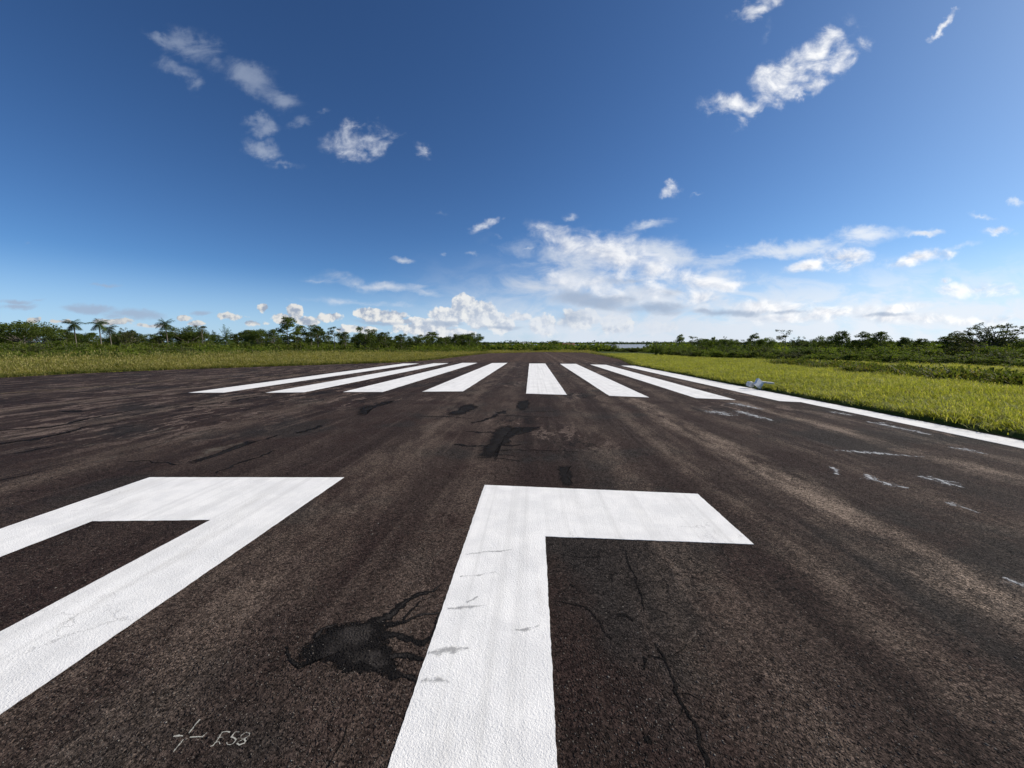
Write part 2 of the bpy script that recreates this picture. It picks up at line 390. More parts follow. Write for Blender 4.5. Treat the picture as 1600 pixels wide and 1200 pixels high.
def thin_paint_material(name, col, scale, lo, hi, alpha, stretch=(1, 1)):
    """worn coat: the runway shows between what is left of it"""
    m, t, out = new_mat(name)
    O = t.new('ShaderNodeTexCoord').outputs['Object']
    n = t.noise(t.scale(O, stretch[0], stretch[1]), scale, 7, 0.7)
    g = t.noise(O, 110, 3, 0.7)
    # the coat thins toward the rim of the sheet
    at = t.new('ShaderNodeAttribute'); at.attribute_name = 'rim'
    f = t.math('ADD', n, t.math('MULTIPLY_ADD', g, .5, -.25))
    f = t.math('ADD', f, t.math('MULTIPLY_ADD', at.outputs['Fac'], .35, -.25))
    a = t.math('MULTIPLY', t.ramp(f, lo, hi), alpha)
    b = t.new('ShaderNodeBsdfDiffuse'); t.put(b.inputs[0], t.mix(g, tuple(x * .7 for x in col), col))
    tr = t.new('ShaderNodeBsdfTransparent')
    mx = t.new('ShaderNodeMixShader'); t.put(mx.inputs[0], a); t.l.new(tr.outputs[0], mx.inputs[1]); t.l.new(b.outputs[0], mx.inputs[2])
    t.l.new(mx.outputs[0], out.inputs[0])
    return m
M_SCUFF = thin_paint_material('worn_white_paint', (0.56, 0.57, 0.58), 8, .46, .68, .85, (2.5, 1))
M_SMUDGE = thin_paint_material('grey_smudge', (0.34, 0.34, 0.34), 12, .40, .66, .5, (1, 1))
M_DUST = thin_paint_material('tan_dust', (0.17, 0.145, 0.12), 3, .42, .62, .6, (1, 1))
M_YELLOW = thin_paint_material('faded_line_paint', (0.26, 0.21, 0.13), 2, .38, .55, .8, (1, .3))
M_CHALK = thin_paint_material('chalk_paint', (0.50, 0.49, 0.43), 30, .34, .58, .95, (1, 1))

def tar_material(name, cdark, cin, lo, hi, gk=1.1, amax=.95):
    """thin film: feathers out between the stones at its rim"""
    m, t, out = new_mat(name)
    O = t.new('ShaderNodeTexCoord').outputs['Object']
    v, v2 = agg_heights(t, O)
    at = t.new('ShaderNodeAttribute'); at.attribute_name = 'rim'
    n = t.noise(O, 9, 7, .7)
    g = t.noise(O, 95, 4, .75)
    inner = t.math('MULTIPLY', t.ramp(t.math('ADD', at.outputs['Fac'], t.math('MULTIPLY_ADD', t.noise(O, 4.0, 6, .65), 2.6, -1.3)), .55, 1.0), t.ramp(t.noise(O, 2.6, 5, .6), .38, .56))
    c = t.mix(inner, cdark, cin)
    c = t.mix(1.0, c, t.ramp(g, .3, .7, .4, 1.7), 'MULTIPLY')
    h = t.math('ADD', t.ramp(v.outputs['Distance'], .05, .6, 1, 0), t.math('MULTIPLY', g, 1.1))
    b = t.new('ShaderNodeBsdfPrincipled'); t.put(b.inputs['Base Color'], c); b.inputs['Roughness'].default_value = .85; b.inputs['Specular IOR Level'].default_value = .08
    t.l.new(bump(t, h, 0.0075, 1.0), b.inputs['Normal'])
    f = t.math('ADD', t.math('MULTIPLY', at.outputs['Fac'], 1.0), t.math('ADD', t.math('MULTIPLY_ADD', n, 1.4, -.7), t.math('MULTIPLY_ADD', g, -gk, gk * .5)))
    a = t.math('MULTIPLY', t.ramp(f, lo, hi), amax)
    tr = t.new('ShaderNodeBsdfTransparent'); mx = t.new('ShaderNodeMixShader')
    t.put(mx.inputs[0], a); t.l.new(tr.outputs[0], mx.inputs[1]); t.l.new(b.outputs[0], mx.inputs[2]); t.l.new(mx.outputs[0], out.inputs[0])
    return m
M_TAR = tar_material('tar', (0.0078, 0.0067, 0.0062), (0.036, 0.031, 0.028), -.12, .24)
M_TARF = tar_material('worn_tar', (0.0105, 0.0088, 0.0082), (0.019, 0.0165, 0.015), -.05, .50, 1.5, .85)
M_CRACK = tar_material('crack_fill', (0.006, 0.005, 0.0045), (0.010, 0.008, 0.007), .12, .50, 1.2, .95)
def simple(name, col, rough=.8, nscale=8, amp=.25, bd=0.01):
    m, t, out = new_mat(name)
    O = t.new('ShaderNodeTexCoord').outputs['Object']
    n = t.noise(O, nscale, 5, .65)
    c = t.mix(1.0, col, t.ramp(n, .3, .7, 1 - amp, 1 + amp), 'MULTIPLY')
    principled(t, out, c, rough, bump(t, n, bd), .2)
    return m
mp_, t, out = new_mat('pebble')
isl = t.new('ShaderNodeNewGeometry').outputs['Random Per Island']
cr_ = t.new('ShaderNodeValToRGB'); t.put(cr_.inputs[0], isl); e_ = cr_.color_ramp.elements
e_[0].color = (0.020, 0.016, 0.014, 1); e_[1].color = (0.20, 0.18, 0.155, 1); e_[1].position = 1.0
for p_, c_ in ((.55, (0.045, 0.036, 0.031, 1)), (.9, (0.085, 0.072, 0.062, 1))):
    q_ = cr_.color_ramp.elements.new(p_); q_.color = c_
principled(t, out, cr_.outputs[0], .85, None, .15)
M_PEBBLE = mp_

def ground_material():
    m, t, out = new_mat('soil_and_turf')
    O = t.new('ShaderNodeTexCoord').outputs['Object']
    n = t.noise(O, .35, 7, .65); n2 = t.noise(O, 6, 6, .7)
    c = t.mix(t.ramp(n, .38, .62), (0.040, 0.062, 0.012), (0.075, 0.090, 0.020))
    c = t.mix(t.ramp(n2, .50, .70, 0, .6), c, (0.05, 0.040, 0.018))
    principled(t, out, c, .95, bump(t, n2, .05), .1)
    return m
M_GROUND = ground_material()

def leaf_material(name, ca, cb, trans=.35, cdry=None, nscale=.9, tint=1.25):
    m, t, out = new_mat(name)
    oi = t.new('ShaderNodeObjectInfo')
    O = t.new('ShaderNodeTexCoord').outputs['Object']
    g = t.new('ShaderNodeNewGeometry')
    n = t.noise(O, nscale, 3, .6)
    isl = g.outputs['Random Per Island']
    f = t.math('MULTIPLY_ADD', isl, .55, t.math('MULTIPLY_ADD', n, 1.1, -.35), clamp=True)
    c = t.mix(f, ca, cb)
    c = t.mix(1.0, c, t.ramp(oi.outputs['Random'], 0, 1, .72, tint, smooth=False), 'MULTIPLY')
    if cdry: c = t.mix(t.ramp(isl, .86, .95, 0, .8), c, cdry)
    d = t.new('ShaderNodeBsdfPrincipled'); t.put(d.inputs['Base Color'], c); d.inputs['Roughness'].default_value = .7; d.inputs['Specular IOR Level'].default_value = .08
    tr = t.new('ShaderNodeBsdfTranslucent'); t.put(tr.inputs[0], t.mix(1.0, c, (1.25, 1.35, .6), 'MULTIPLY'))
    mx = t.new('ShaderNodeMixShader'); mx.inputs[0].default_value = trans
    t.l.new(d.outputs[0], mx.inputs[1]); t.l.new(tr.outputs[0], mx.inputs[2]); t.l.new(mx.outputs[0], out.inputs[0])
    return m
M_LEAF = leaf_material('scrub_leaves', (0.050, 0.078, 0.014), (0.190, 0.230, 0.036), .42, (0.20, 0.16, 0.05))
M_LEAFD = leaf_material('dark_leaves', (0.028, 0.048, 0.012), (0.135, 0.165, 0.034), .38)
M_LEAFG = leaf_material('dull_leaves', (0.035, 0.050, 0.016), (0.110, 0.125, 0.038), .35, (0.14, 0.11, 0.04))
M_PALM = leaf_material('palm_leaves', (0.025, 0.045, 0.012), (0.085, 0.115, 0.028), .35)
M_FARLEAF = leaf_material('far_leaves', (0.030, 0.050, 0.020), (0.060, 0.085, 0.030), .25, None, .05)
M_BARK = simple('bark', (0.16, 0.14, 0.115), .9, 3, .35)

def grass_material(name, ca, cb, cdry, dry):
    m, t, out = new_mat(name)
    oi = t.new('ShaderNodeObjectInfo')
    g = t.new('ShaderNodeNewGeometry')
    n = t.noise(g.outputs['Position'], .22, 6, .68)
    c = t.mix(t.math('MULTIPLY_ADD', oi.outputs['Random'], .5, t.math('MULTIPLY_ADD', n, 1.6, -.55), clamp=True), ca, cb)
    isl = g.outputs['Random Per Island']
    c = t.mix(t.ramp(t.noise(g.outputs['Position'], .9, 6, .7), .52, .66, 0, .55), c, (0.150, 0.150, 0.050))
    c = t.mix(1.0, c, t.ramp(isl, 0, 1, .75, 1.3, smooth=False), 'MULTIPLY')
    c = t.mix(t.ramp(isl, 1 - dry, 1 - dry * .4, 0, .85), c, cdry)
    d = t.new('ShaderNodeBsdfPrincipled'); t.put(d.inputs['Base Color'], c); d.inputs['Roughness'].default_value = .6; d.inputs['Specular IOR Level'].default_value = .12
    tr = t.new('ShaderNodeBsdfTranslucent'); t.put(tr.inputs[0], t.mix(1.0, c, (1.3, 1.3, .5), 'MULTIPLY'))
    mx = t.new('ShaderNodeMixShader'); mx.inputs[0].default_value = .45
    t.l.new(d.outputs[0], mx.inputs[1]); t.l.new(tr.outputs[0], mx.inputs[2]); t.l.new(mx.outputs[0], out.inputs[0])
    return m
M_GRASS = grass_material('green_grass', (0.190, 0.220, 0.038), (0.420, 0.420, 0.080), (0.46, 0.40, 0.20), .2)
M_GRASSY = grass_material('seeding_grass', (0.130, 0.145, 0.030), (0.280, 0.255, 0.070), (0.38, 0.31, 0.15), .35)
M_WEED = grass_material('ditch_weeds', (0.050, 0.072, 0.016), (0.115, 0.135, 0.035), (0.24, 0.18, 0.08), .15)

# ------------------------------------------------------------------ ground, river
def axis(vals): return np.array(sorted(set(vals)), float)
xs = axis(list(range(-9000, 9001, 1000)) + list(range(-1000, 1001, 100)) + list(range(-200, 201, 10)))
ys = axis(list(range(-2000, 12001, 1000)) + list(range(-1000, 2001, 100)) + list(range(-100, 601, 10)) + [1850, 1870])
gx, gy = np.meshgrid(xs, ys)
gz = zg(gx, gy)
gz = np.where((gy > 1860), gz + 1.2, gz)
V = np.stack([gx, gy, gz], -1).reshape(-1, 3)
nx = len(xs); idx = np.arange((len(ys) - 1) * nx).reshape(len(ys) - 1, nx)[:, :-1].ravel()
Fq = np.stack([idx, idx + 1, idx + nx + 1, idx + nx], -1)
g = link('ground', mesh_np('ground', V, Fq, M_GROUND, smooth=True)); tag(g, kind='structure')
mw, t, out = new_mat('river_water')
O = t.new('ShaderNodeTexCoord').outputs['Object']
principled(t, out, (0.10, 0.10, 0.08), .25, bump(t, t.noise(O, .25, 4), .15), .6)
zr = float(zg(0, 800)) + 0.35
# the ground is lower than the river between its banks
w = link('river', mesh_np('river', [(-3000, 520, zr), (5000, 520, zr), (5000, 1865, zr), (-3000, 1865, zr)], [(0, 1, 2, 3)], mw)); tag(w, kind='structure')

# ------------------------------------------------------------------ runway slab and everything painted on it
def resample(pts, step):
    out = []
    n = len(pts)
    for i in range(n):
        a = np.array(pts[i]); b = np.array(pts[(i + 1) % n]); L = np.hypot(*(b - a)); k = max(1, int(L / step))
        for j in range(k): out.append(a + (b - a) * j / k)
    return np.array(out)

def slab(name, pts, top, thick, mat, parent=None):
    pts = [tuple(p) for p in pts]; n = len(pts)
    v = [(p[0], p[1], zroad(p[1]) + top) for p in pts] + [(p[0], p[1], zroad(p[1]) + top - thick) for p in pts]
    f = [tuple(range(n))] + [(i, i + n, (i + 1) % n + n, (i + 1) % n) for i in range(n)]
    me = bpy.data.meshes.new(name); me.from_pydata(v, [], f); me.update(); me.materials.append(mat)
    # make sure the top looks up
    if me.polygons[0].normal.z < 0: me.flip_normals()
    return link(name, me, parent)

edgeR = [(1600, 687), (1300, 629.5), (1165, 604.5), (1094, 591), (1050, 581), (1005, 571), (975, 562), (948, 556), (917, 551)]
edgeL = [(850, 550), (762, 552), (737, 554.5), (675, 562), (625, 566), (525, 569), (400, 573), (250, 578), (100, 584.5), (0, 590)]
outl = [(8.68, 3.0), (8.70, 12.0), (8.67, 20.0), (8.75, 33.5)] + [gp(*p) for p in edgeR[6:]] + [gp(*p) for p in edgeL]
o0 = outl[0]; oL = outl[-1]
outl = [(o0[0] + .15, -60.0), (o0[0] + .1, o0[1] - 1)] + outl + [(oL[0] - 3.0, oL[1] - 6), (oL[0] - 6, -60.0)]
# irregular broken rim
ol = []
r2 = random.Random(3)
for p in resample(outl, .5):
    ol.append((p[0] + r2.uniform(-.06, .06), p[1] + r2.uniform(-.05, .05)))
RUN = slab('runway', ol, 0.0, .12, M_ASPH)
tag(RUN, 'dark brown weathered asphalt runway', kind='structure')
RUNPOLY = np.array(outl)
# sod bank: the turf on the right stands a hand's breadth above the asphalt
def bank_h(de): return np.interp(de, [0.0, .05, .16, .6, 3, 8], [-.02, 0.0, .08, .09, .06, 0.0])
bp = [np.array(p) for p in [(8.68, -30.0), (8.68, 3.0), (8.70, 12.0), (8.67, 20.0), (8.75, 33.5)]] + [np.array(gp(*p)) for p in edgeR[6:]]
pts_ = []
for a_, b_ in zip(bp[:-1], bp[1:]):
    k_ = max(1, int(np.hypot(*(b_ - a_)) / .12)); pts_ += [a_ + (b_ - a_) * j / k_ for j in range(k_)]
offs = [.03, .07, .13, .20, .60, 3.0, 8.0]; BV = []; BF = []; br = random.Random(8)
ph_ = 0.0
for i_, p_ in enumerate(pts_):
    q_ = pts_[min(i_ + 1, len(pts_) - 1)] - pts_[max(i_ - 1, 0)]; q_ = q_ / np.hypot(*q_); nn_ = np.array((q_[1], -q_[0]))
    ph_ = ph_ * .8 + br.uniform(-.03, .03)
    for j_, o_ in enumerate(offs):
        w_ = p_ + nn_ * (o_ + (ph_ + br.uniform(-.02, .02)) * (1 if 0 < j_ < 5 else 0))
        BV.append((w_[0], w_[1], zroad(w_[1]) - .05 * (o_ > 5) + float(bank_h(o_)) + (br.uniform(-.015, .015) if 0 < j_ < 5 else 0)))
    if i_: 
        for j_ in range(len(offs) - 1):
            a_ = (i_ - 1) * len(offs) + j_; BF.append((a_, a_ + 1, a_ + 1 + len(offs), a_ + len(offs)))
me_ = bpy.data.meshes.new('grass_bank'); me_.from_pydata(BV, [], BF); me_.update(); me_.materials.append(M_GROUND)
if sum(p.normal.z for p in me_.polygons) < 0: me_.flip_normals()
tag(link('grass_bank', me_), kind='structure')

def rag(pts, step, amp, seed=0):
    rr = random.Random(seed); out = []
    q = resample(pts, step); n = len(q)
    ph = 0.0
    for i in range(n):
        d = q[(i + 1) % n] - q[i - 1]; L = np.hypot(*d) + 1e-9; nrm = np.array((-d[1], d[0])) / L
        ph = ph * .6 + rr.uniform(-1, 1) * .7
        out.append(tuple(q[i] + nrm * amp * ph))
    return out

def sheet(name, pts, top, mat, label=None, step=.03, amp=.004, seed=0, parent=RUN):
    o = slab(name, rag(pts, step, amp, seed), top, .003, mat, parent)
    if label: o['label'] = label
    return o

STR = [((769, 567.3), (660, 612), (723.5, 611.5), (793, 567)), ((722.5, 567), (536, 612.5), (597.5, 612.5), (746, 567)), ((677.5, 567.7), (415, 613.7), (475, 613), (701, 567.5)),
       ((630, 568), (294, 613.7), (349, 613.5), (654.5, 568)), ((827, 568), (822, 615), (886, 617), (852, 568)), ((875, 568.5), (952, 618.5), (1014, 621), (900, 568.5)),
       ((922, 569.5), (1087, 622), (1150, 625), (947, 570)), ((970, 571), (1216, 626.6), (1252, 628.2), (996, 571.6))]
names = {3: 'white threshold stripe at the far left end of the row', 2: 'white threshold stripe, second from the left end of the row', 1: 'white threshold stripe, third from the left end of the row',
         0: 'white threshold stripe just left of the wide middle gap', 4: 'white threshold stripe just right of the wide middle gap', 5: 'white threshold stripe, third from the right end of the row',
         6: 'white threshold stripe, second from the right end of the row', 7: 'white threshold stripe joined to the edge line by the grass'}
for i, q in enumerate(STR):
    pts = [gp(*p) for p in q]
    if i == 7: pts = [(7.48, 33.4), (7.43, 11.94), (8.57, 11.5), (8.57, 33.0)]
    sheet('threshold_stripe', pts, .004, M_PAINT, names[i], .10, .008, i)
sheet('edge_line', [(7.93, 12.2), (7.96, -40), (8.58, -40), (8.57, 12.2)], .0046, M_PAINT, 'white edge line running beside the grass', .15, .006, 44)

# the two painted digits (seen upside down from behind them)
def ln(p, q, y):   # continue a straight side to a given y
    p, q = np.array(p), np.array(q); k = (y - p[1]) / (q[1] - p[1]); return tuple(p + (q - p) * k)
YB = -4.5
oA, oB = gp(234, 746), gp(538, 746.3)
orr, irr = gp(0, 1118), gp(0, 988)
orl, irl = gp(0, 827), gp(0, 871)
iA, iB = gp(144, 815), gp(328, 813)
# one closed ring drawn as a polygon with a seam
outer = [oA, oB, ln(oB, orr, YB), ln(oA, orl, YB)]
inner = [iA, iB, ln(iB, irr, YB + 1.25), ln(iA, irl, YB + 1.25)]
ring_parts = outer + [outer[0]] + [inner[0]] + inner[::-1]
def ring(name, outer, inner, top, mat, label, step, amp):
    oo = rag(outer, step, amp, 1); ii = rag(inner, step, amp, 2)
    # bridge as four quads-of-strips per side: triangulate with mathutils tessellation
    from mathutils.geometry import tessellate_polygon
    pv = [[Vector((p[0], p[1], 0)) for p in oo], [Vector((p[0], p[1], 0)) for p in ii]]
    tris = tessellate_polygon(pv)
    allp = oo + ii
    v = [(p[0], p[1], zroad(p[1]) + top) for p in allp]
    me = bpy.data.meshes.new(name); me.from_pydata(v, [], [tuple(f) for f in tris]); me.update(); me.materials.append(mat)
    up = sum(p.normal.z for p in me.polygons)
    if up < 0: me.flip_normals()
    o = link(name, me, RUN); o['label'] = label
    return o
ring('painted_digit', outer, inner, .004, M_PAINT, 'large white zero painted on the runway, nearer the left side', .025, .003)
q = [gp(757, 758), gp(1090, 772), gp(1178, 851), gp(852, 838.5)]
gl = [q[0], q[1], q[2], q[3], ln(q[3], gp(871, 1200), -4.2), ln(q[0], gp(606, 1200), -4.2)]
sheet('painted_digit', gl, .004, M_PAINT, 'large white one with a foot bar painted on the runway centre', .02, .0028, 9)

def in_poly(x, y, P_):
    ins = np.zeros(np.shape(x), bool); n = len(P_)
    for i in range(n):
        x1, y1 = P_[i]; x2, y2 = P_[(i + 1) % n]
        c_ = ((y1 > y) != (y2 > y)) & (x < (x2 - x1) * (y - y1) / (y2 - y1 + 1e-12) + x1); ins ^= c_
    return ins
def mid(points): return np.mean(np.array(points), 0)
def blob(name, ppx, top, mat, label=None, amp=.02, step=.05, seed=0, thick=.002, ground=False):
    """sheet with a rim attribute: 0 at the edge, 1 inside; built as two nested rings"""
    pts = [gp(*p) for p in ppx] if not ground else ppx
    rr = rag(pts, step, amp, seed)
    from mathutils.geometry import tessellate_polygon
    n = len(rr); c = mid(rr)
    q = np.array(rr)
    inn = []
    for i in range(n):
        dd = q[(i + 2) % n] - q[i - 2]; nn = np.array((-dd[1], dd[0])); nn /= np.hypot(*nn) + 1e-9
        if np.dot(nn, c - q[i]) < 0: nn = -nn
        inn.append(q[i] + (c - q[i]) * .28)
    inn2 = [q[i] + (c - q[i]) * .6 for i in range(n)]
    v = [(p[0], p[1], zroad(p[1]) + top) for p in list(q) + inn + inn2] + [(c[0], c[1], zroad(c[1]) + top)]
    f = []
    for i in range(n):
        j = (i + 1) % n
        f += [(i, j, n + j, n + i), (n + i, n + j, 2 * n + j, 2 * n + i)]
    f += [(2 * n + i, 2 * n + (i + 1) % n, 3 * n) for i in range(n)]
    me = bpy.data.meshes.new(name); me.from_pydata(v, [], f); me.update(); me.materials.append(mat)
    if sum(p.normal.z for p in me.polygons) < 0: me.flip_normals()
    at = me.attributes.new('rim', 'FLOAT', 'POINT')
    at.data.foreach_set('value', np.array([0.0] * n + [.5] * n + [1.0] * n + [1.0], np.float32))
    o = link(name, me, RUN)
    if label: o['label'] = label
    return o

def ribbon_geo(path, widths, jit, seed, step=.04):
    """strip along a ground path, returns left and right sides"""
    rr = random.Random(seed)
    P_ = [np.array(p) for p in path]; L = []; Rr = []
    n = len(P_)
    pts = []; ws = []
    for i in range(n - 1):
        k = max(1, int(np.hypot(*(P_[i + 1] - P_[i])) / step))
        for j in range(k):
            pts.append(P_[i] + (P_[i + 1] - P_[i]) * j / k); ws.append(widths[i] + (widths[i + 1] - widths[i]) * j / k)
    pts.append(P_[-1]); ws.append(widths[-1])
    off = 0
    for i in range(len(pts)):
        a = pts[max(0, i - 1)]; b = pts[min(len(pts) - 1, i + 1)]; d = b - a; d = d / (np.hypot(*d) + 1e-9); nn = np.array((-d[1], d[0]))
        off = off * .75 + rr.uniform(-1, 1) * jit
        w = ws[i] * rr.uniform(.5, 1.35) / 2
        L.append(pts[i] + nn * (off + w)); Rr.append(pts[i] + nn * (off - w))
    return L, Rr

def ribbons(name, paths, top, mat, label=None, jit=.008, seed=0, step=.04, px=True):
    v = []; f = []; rim = []
    for k, (path, ws) in enumerate(paths):
        pth = [gp(*p) for p in path] if px else path
        if not isinstance(ws, (list, tuple)): ws = [ws] * len(pth)
        if len(ws) != len(pth): ws = list(np.interp(np.linspace(0, 1, len(pth)), np.linspace(0, 1, len(ws)), ws))
        L, Rr = ribbon_geo(pth, ws, jit, seed + k * 17, step)
        b0 = len(v)
        tz = top + k * .00012
        for a, b in zip(L, Rr):
            m_ = (a + b) / 2
            v += [(a[0], a[1], zroad(a[1]) + tz), (m_[0], m_[1], zroad(m_[1]) + tz), (b[0], b[1], zroad(b[1]) + tz)]; rim += [.2, 1, .2]
        for i in range(len(L) - 1):
            s = b0 + i * 3
            f += [(s, s + 3, s + 4, s + 1), (s + 1, s + 4, s + 5, s + 2)]
    me = bpy.data.meshes.new(name); me.from_pydata(v, [], f); me.update(); me.materials.append(mat)
    if sum(p.normal.z for p in me.polygons) < 0: me.flip_normals()
    at = me.attributes.new('rim', 'FLOAT', 'POINT'); at.data.foreach_set('value', np.array(rim, np.float32))
    o = link(name, me, RUN)
    if label: o['label'] = label
    return o

# near tar patch: body and its creeping arms
def c1(x, y): return (200 + x / 3.158, 820 + y / 3.158)
body = [c1(*p) for p in [(835, 625), (870, 592), (930, 570), (938, 530), (1000, 505), (1080, 475), (1180, 458), (1275, 465), (1295, 510), (1285, 545), (1275, 600), (1312, 640), (1322, 700), (1310, 745),
                         (1180, 757), (1110, 742), (1050, 742), (1022, 702), (960, 678), (900, 684), (845, 712), (826, 665)]]
TP = blob('tar_patch', body, .0012, M_TAR, 'black tar patch with crack-like arms beside the painted one', .028, .022, 5)
o = ribbons('tar_crack', [([c1(1230, 480), c1(1310, 435), c1(1380, 375), c1(1440, 345), c1(1510, 330), c1(1548, 295)], [.10, .07, .05, .035, .03, .015]),
                      ([c1(1270, 500), c1(1350, 488), c1(1430, 450), c1(1545, 428)], [.05, .03, .025, .02]),
                      ([c1(1250, 550), c1(1330, 548), c1(1400, 575), c1(1460, 590), c1(1500, 545), c1(1530, 470), c1(1556, 420)], [.07, .05, .045, .04, .03, .02, .012]),
                      ([c1(1290, 655), c1(1370, 648), c1(1460, 668)], [.05, .035, .03]),
                      ([c1(1290, 742), c1(1400, 740), c1(1440, 775)], [.04, .03, .02]),
                      ([c1(1360, 470), c1(1395, 430), c1(1440, 375)], [.02, .015, .02]),
                      ([c1(930, 560), c1(960, 515), c1(1030, 490)], [.03, .03, .02]),
                      ([c1(840, 700), c1(800, 660), c1(780, 600)], [.02, .015, .01])], .0022, M_TAR, 'black arms of the near tar patch reaching the painted one', .006, 3, .02)
def c8(x, y): return (500 + x / 3.2, 560 + y / 3.2)
blob('tar_patch', [c8(*p) for p in [(782, 515), (778, 480), (800, 450), (830, 442), (850, 400), (868, 360), (900, 335), (950, 328), (1000, 345), (1100, 342), (1085, 360), (1010, 378), (965, 385), (955, 430), (890, 442),
                                    (872, 475), (878, 516), (830, 518)]], .0012, M_TARF, 'black tar patch midway to the threshold stripes, on the centreline', .05, .08, 6)
ribbons('tar_crack', [([c8(670, 432), c8(700, 428), c8(740, 438), c8(840, 436)], [.12, .12, .08, .1]), ([c8(728, 365), c8(800, 372), c8(860, 366)], [.06, .1, .1]), ([c8(940, 395), c8(990, 350), c8(1100, 345)], [.2, .2, .1]),
                      ([c8(870, 480), c8(980, 490)], [.06, .03]), ([c8(870, 460), c8(960, 458), c8(1300, 468)], [.06, .04, .02]), ([c8(870, 500), c8(930, 505), c8(1000, 515)], [.05, .03, .02]),
                      ([c8(890, 430), c8(960, 440), c8(1000, 430)], [.12, .1, .05])], .0022, M_TARF, 'thin black tar runs around the centre patch', .02, 31, .05)
blob('tar_patch', [c8(*p) for p in [(178, 265), (200, 245), (260, 235), (330, 212), (380, 208), (370, 220), (300, 240), (240, 262), (225, 285), (190, 290)]], .0012, M_TARF, 'narrow dark tar patch in front of the third stripe from the left', .05, .1, 7)
blob('tar_patch', [c8(*p) for p in [(630, 272), (680, 262), (705, 235), (760, 222), (800, 240), (780, 255), (750, 262), (730, 280), (690, 288), (640, 290)]], .0012, M_TARF, 'dark tar patch in front of the wide middle gap', .05, .1, 8)
blob('tar_patch', [c8(*p) for p in [(985, 215), (1040, 205), (1050, 220), (1040, 250), (1000, 262), (975, 250)]], .0012, M_TARF, 'small faint tar patch before the stripe right of the middle gap', .06, .1, 10)
ribbons('tar_crack', [([c8(500, 290), c8(640, 292), c8(760, 300)], [.05, .1, .04]), ([c8(760, 325), c8(850, 300), c8(930, 265)], [.08, .16, .1]), ([c8(860, 295), c8(960, 285), c8(1200, 300)], [.06, .08, .03]),
                      ([c8(1020, 268), c8(1250, 262)], [.05, .02]), ([c8(900, 275), c8(935, 262)], [.25, .2])], .0022, M_TARF, 'cross cracks of tar in front of the middle gap', .03, 61, .06)
blob('tar_patch', [c8(*p) for p in [(1190, 535), (1262, 535), (1258, 580), (1272, 640), (1215, 645), (1190, 600)]], .0012, M_TARF, 'greyish tar patch behind the top of the painted one', .04, .06, 12)
def c7(x, y): return (x / 3.2, 560 + y / 3.2)
blob('tar_patch', [c7(*p) for p in [(925, 522), (1040, 490), (1110, 460), (1180, 430), (1250, 408), (1330, 403), (1260, 425), (1180, 452), (1110, 480), (1030, 508), (960, 530)]], .0012, M_TARF,
     'long narrow tar patch behind the painted zero', .03, .08, 13)
ribbons('tar_crack', [([c7(640, 512), c7(760, 508), c7(920, 522)], [.02, .03, .05]), ([c7(1330, 405), c7(1400, 385)], [.1, .04]), ([c7(1500, 375), c7(1600, 335)], [.12, .12]), ([c7(0, 360), c7(250, 345), c7(500, 290), c7(800, 240)], [.1, .14, .1, .06]),
                      ([c7(0, 425), c7(200, 405), c7(420, 345), c7(700, 300)], [.12, .2, .12, .05]), ([c7(0, 610), c7(90, 590), c7(200, 565)], [.06, .05, .03]), ([c7(940, 235), c7(1100, 225), c7(1300, 190)], [.12, .2, .12]),
                      ([c7(300, 265), c7(440, 262)], [.25, .15]), ([c7(1080, 575), c7(1250, 500), c7(1380, 460)], [.04, .08, .04]), ([c7(60, 475), c7(260, 440)], [.08, .1]), ([c7(850, 250), c7(1000, 245), c7(1230, 235)], [.06, .12, .06])],
        .0022, M_TARF, 'long dark tar lines on the left side of the runway', .05, 71, .08)
ribbons('dust_streak', [([c7(0, 635), c7(200, 590), c7(400, 540), c7(640, 472)], [.04, .07, .05, .08]), ([c7(380, 445), c7(640, 400), c7(870, 345)], [.12, .16, .12]), ([c7(640, 465), c7(820, 425), c7(1080, 350)], [.05, .08, .06]),
                        ([c7(940, 250), c7(1100, 240), c7(1250, 240)], [.2, .35, .1]), ([c7(1150, 320), c7(1330, 275)], [.06, .1]), ([c7(980, 500), c7(1080, 450), c7(1200, 420)], [.2, .5, .2]), ([c7(1450, 245), c7(1600, 212)], [.15, .25])],
        .0010, M_DUST, 'pale dusty streaks on the left side of the runway', .04, 81, .08)

# cracks in the near asphalt
def c2(x, y): return (600 + x / 2.608, 740 + y / 2.608)
CR = [([c2(1190, 890), c2(1240, 900), c2(1290, 930)], [.008, .007, .004]), ([c2(1222, 960), c2(1190, 1010), c2(1170, 1060)], [.008, .006, .004]), ([c2(1145, 760), c2(1190, 745), c2(1230, 700)], [.008, .007, .004]),
      ([c2(950, 580), c2(985, 575), c2(1020, 600)], [.03, .035, .02]), ([c2(1060, 1080), c2(1090, 1085)], [.03, .03]), ([c2(760, 450), c2(780, 458)], [.025, .02]), ([c2(720, 330), c2(800, 345), c2(880, 338)], [.006, .01, .006]),
      ([c2(985, 310), c2(1000, 360), c2(1030, 430), c2(1048, 520), c2(1060, 560)], [.008, .014, .012, .01, .006]), ([c2(690, 520), c2(820, 540), c2(870, 580), c2(930, 680)], [.006, .012, .012, .008]),
      ([c2(1052, 745), c2(1062, 800)], [.014, .01]), ([c2(1105, 690), c2(1145, 760), c2(1180, 820), c2(1190, 890), c2(1222, 960), c2(1272, 1040), c2(1280, 1110), c2(1315, 1195)], [.006, .02, .016, .018, .014, .02, .018, .02]),
      ([c2(1150, 760), c2(1080, 740), c2(1062, 800)], [.01, .008, .006])]
ribbons('crack', CR, .0016, M_CRACK, 'crooked crack in the asphalt inside the painted one', .008, 91, .025)
